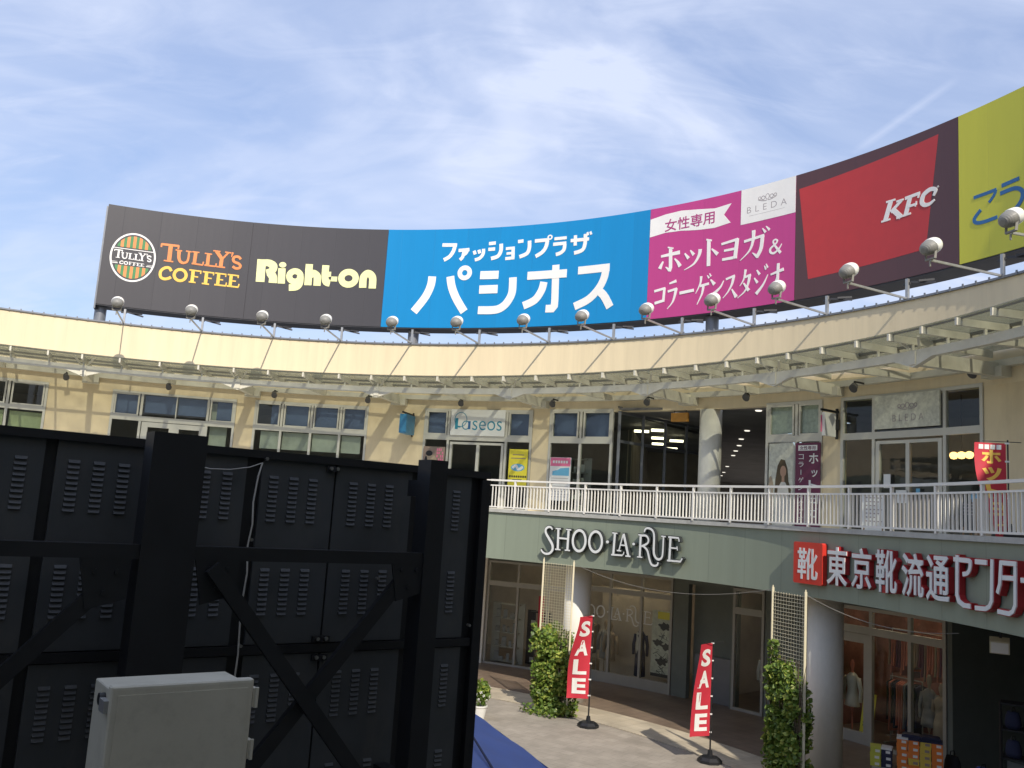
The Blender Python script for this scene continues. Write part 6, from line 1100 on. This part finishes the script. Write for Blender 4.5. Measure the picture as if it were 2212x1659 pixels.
def place(col,lid,pos,label):
    k=(col,lid); 
    if k not in protos: protos[k]=o=shoebox(col,lid)
    else: o=copy_tree(protos[k])
    o.location=pos; o.rotation_euler=(0,0,ang+gq.gauss(0,0.03)); o['label']=label; return o
cc=[['card_or','card_or','card_or','card_or','card_or'],['card_or','card_ye','card_or','card_or','card_or'],['card_ye','card_ye','card_ye','card_ye','card_ye'],['card_or','card_or','card_or','card_or','card_or']]
cn={'card_or':'orange','card_ye':'yellow','card_li':'lime','card_nv':'navy'}
for i in range(4):
    for j in range(5):
        m=cc[i][j]; place(m,m if j<4 else ('card_nv' if i else 'card_wh'),a+ex*(0.10+0.213*i)+away*(0.18+gq.gauss(0,0.008))+UP*(0.505+0.1262*j),'%s shoe box, %s in the %s column of the tall stack'%(cn[m],rw[j],['leftmost','second','third','rightmost'][i]))
for i,m in enumerate(('card_li','card_nv')):
    for j in range(3):
        place(m,m if j<2 else ('card_li' if i==0 else 'card_wh'),a+ex*(-0.40+0.213*i)+away*0.18+UP*(0.505+0.1262*j),'%s shoe box, %s of the short stack beside the orange boxes'%(cn[m],['bottom','middle','top'][j]))
for i,(x,m,l) in enumerate(((0.28,'card_nv','navy box lid lying across the middle of the orange shoe boxes'),(0.62,'card_nv','navy box lid lying over the right of the orange shoe boxes'))):
    bm=B(); box(bm,a+ex*x+away*0.22+UP*(0.505+0.1262*5+0.027),(0.36,0.30,0.045),rotm@Matrix.Rotation(0.08*(i*2-1),3,'Z')); box(bm,a+ex*x+away*0.22+UP*(0.505+0.1262*5+0.056),(0.30,0.26,0.012),rotm); tag(obj('box_lid',bm,m),l,'box lid')
# dark bag and blue bag on the pavement by the dark wall, and the dark goods rack at the frame edge
def bag(loc,s,m,label,rz=0.4):
    r=thing('bag',label,'bag',loc,rz); bm=B(); lathe(bm,[(0.5*s[0],0),(0.54*s[0],s[2]*.3),(0.48*s[0],s[2]*.7),(0.36*s[0],s[2]*.96),(0.0,s[2])],(0,0,0),n=14,sx=1,sy=s[1]/s[0]); obj('body',bm,m,r,local=True,smooth=True)
    bm=B(); tube(bm,[(-0.2*s[0],0,s[2]*.9),(-0.14*s[0],0,s[2]*1.2),(0.14*s[0],0,s[2]*1.2),(0.2*s[0],0,s[2]*.9)],0.012,6); obj('handle',bm,'black',r,local=True); return r
st=thing('low_bench','low grey bench by the dark wall','bench',XY(9.55,18.75,-H0)); bm=B(); box(bm,XY(9.6,18.7,-H0+0.42),(0.9,0.4,0.05),rotm); obj('seat',bm,'grey_al',st)
for x in (-.38,.38): bm=B(); box(bm,XY(9.6,18.7,-H0+0.2)+ex*x,(0.05,0.36,0.40),rotm); obj('leg',bm,'grey_al',st)
bag(XY(9.36,18.85,-H0+0.446),(0.34,0.24,0.40),'black_cloth','black bag standing on the low bench by the dark wall'); bag(XY(9.85,18.6,-H0+0.446),(0.36,0.26,0.26),'blue_cloth','bright blue bag on the low bench by the dark wall')
rk=thing('goods_rack','dark goods rack at the lower right edge by the dark wall','rack',XY(9.75,16.6,-H0)); d=Vector((0.8768,-0.4808,0)); o0=XY(9.25,16.85,-H0)
bm=B()
for x in (0,1.1):
    for y in (0,0.4): bar(bm,o0+d*x+Vector((d.y*-1,d.x,0))*y,o0+d*x+Vector((-d.y,d.x,0))*y+UP*2.25,0.04,0.04)
obj('post',bm,'black',rk); bm=B(); [bar(bm,o0+UP*z_+Vector((-d.y,d.x,0))*0.2,o0+d*1.1+UP*z_+Vector((-d.y,d.x,0))*0.2,0.42,0.03) for z_ in (0.3,0.8,1.3,1.8,2.25)]; obj('shelf',bm,'black',rk)
i=0
for z_ in (1.315,1.815):
    for x in (0.2,0.55,0.9):
        bag(o0+d*x+UP*z_+Vector((-d.y,d.x,0))*0.18,(0.28,0.2,0.30),('navy','black_cloth','black_cloth')[i%3],'%s bag, %s on the %s shelf of the dark goods rack'%(('navy','black','black')[i%3],('leftmost','middle','rightmost')[i%3],('upper','middle')[0 if z_>1.5 else 1])); i+=1
# ------------------------------------------------------------------ things on the upper walkway
def board(t,R,w,h,z0,m,label,lines,lean=0.12):
    s=thing('notice_stand',label,'notice board',P(t,R,0)); c=P(t,R,z0); vd=Vector((c.x,c.y,0)).normalized(); ex_=Vector((vd.y,-vd.x,0)); u=(UP+vd*lean).normalized(); f=on_plane(c-ex_*w/2,ex_,u,ex_.cross(u))
    bm=B(); rect2(bm,0,w,0,h,f,-0.02,0,seg=3); obj('board',bm,m,s)
    bm=B(); [rect2(bm,w*0.12,w*(0.88-0.2*((k*7)%3)/2),h*0.9-k*h*0.11,h*0.9-k*h*0.11+h*0.03,f,0,0.004,seg=3) for k in range(lines)]; obj('text',bm,'p_grey',s)
    bm=B(); [bar(bm,c+ex_*q*w*0.4-UP*z0,c+ex_*q*w*0.4+UP*0.1,0.025,0.025) for q in (-1,1)]; bar(bm,c+vd*0.35-UP*z0,c+vd*0.1+UP*h*0.7,0.025,0.025); obj('leg',bm,'wood',s); return s
board(64.3,19.0,0.50,0.82,0.05,'sign_panel','white notice board before the left yoga shop pane',7,0.05)
board(72.3,19.0,0.32,0.62,0.12,'p_black','dark easel board right of the yoga shop doors',4)
board(74.6,18.8,0.62,0.72,0.06,'beige_cloth','pale pinkish standing board beside the upstairs red flag',5,0.05)
board(71.0,19.6,0.22,0.25,0.72,'p_sky','small blue notice on a stand behind the railing',2,0.02)
# ------------------------------------------------------------------ hanging cables and a wall floodlight
def cable(p,q_,sag,label,n=18,r=0.006):
    pts=[p.lerp(q_,i/n)-UP*(sag*4*(i/n)*(1-i/n)) for i in range(n+1)]; bm=B(); tube(bm,pts,r,6); tag(obj('hanging_cable',bm,'steel_dark'),label,'cable')
cable(P(42.43,15.6,-1.30),P(66.15,15.6,-1.30),0.38,'thin cable sagging between the two trellises')
cable(P(69.8,15.6,-1.32),P(80.2,16.6,-1.62),0.22,'thin cable sagging from the shaded trellis to the cream floodlight')
fl=thing('wall_floodlight','cream boxy floodlight hanging under the fascia at right','floodlight',P(80.5,17.3,-1.4)); c=P(80.5,17.3,-1.78)
vd=Vector((c.x,c.y,0)).normalized(); ex_=Vector((vd.y,-vd.x,0)); rm=Matrix((ex_,vd,UP)).transposed()@Matrix.Rotation(0.5,3,'X')
bm=B(); box(bm,c,(0.30,0.14,0.24),rm); obj('lamp_head',bm,'trellis',fl); bm=B(); bar(bm,c+UP*0.05+ex_*0.02,P(80.5,17.3,-1.40),0.04,0.04); obj('bracket',bm,'black',fl)
bm=B(); box(bm,c-rm@Vector((0,0.076,0)),(0.26,0.01,0.20),rm); obj('lens',bm,'lamp_white',fl)
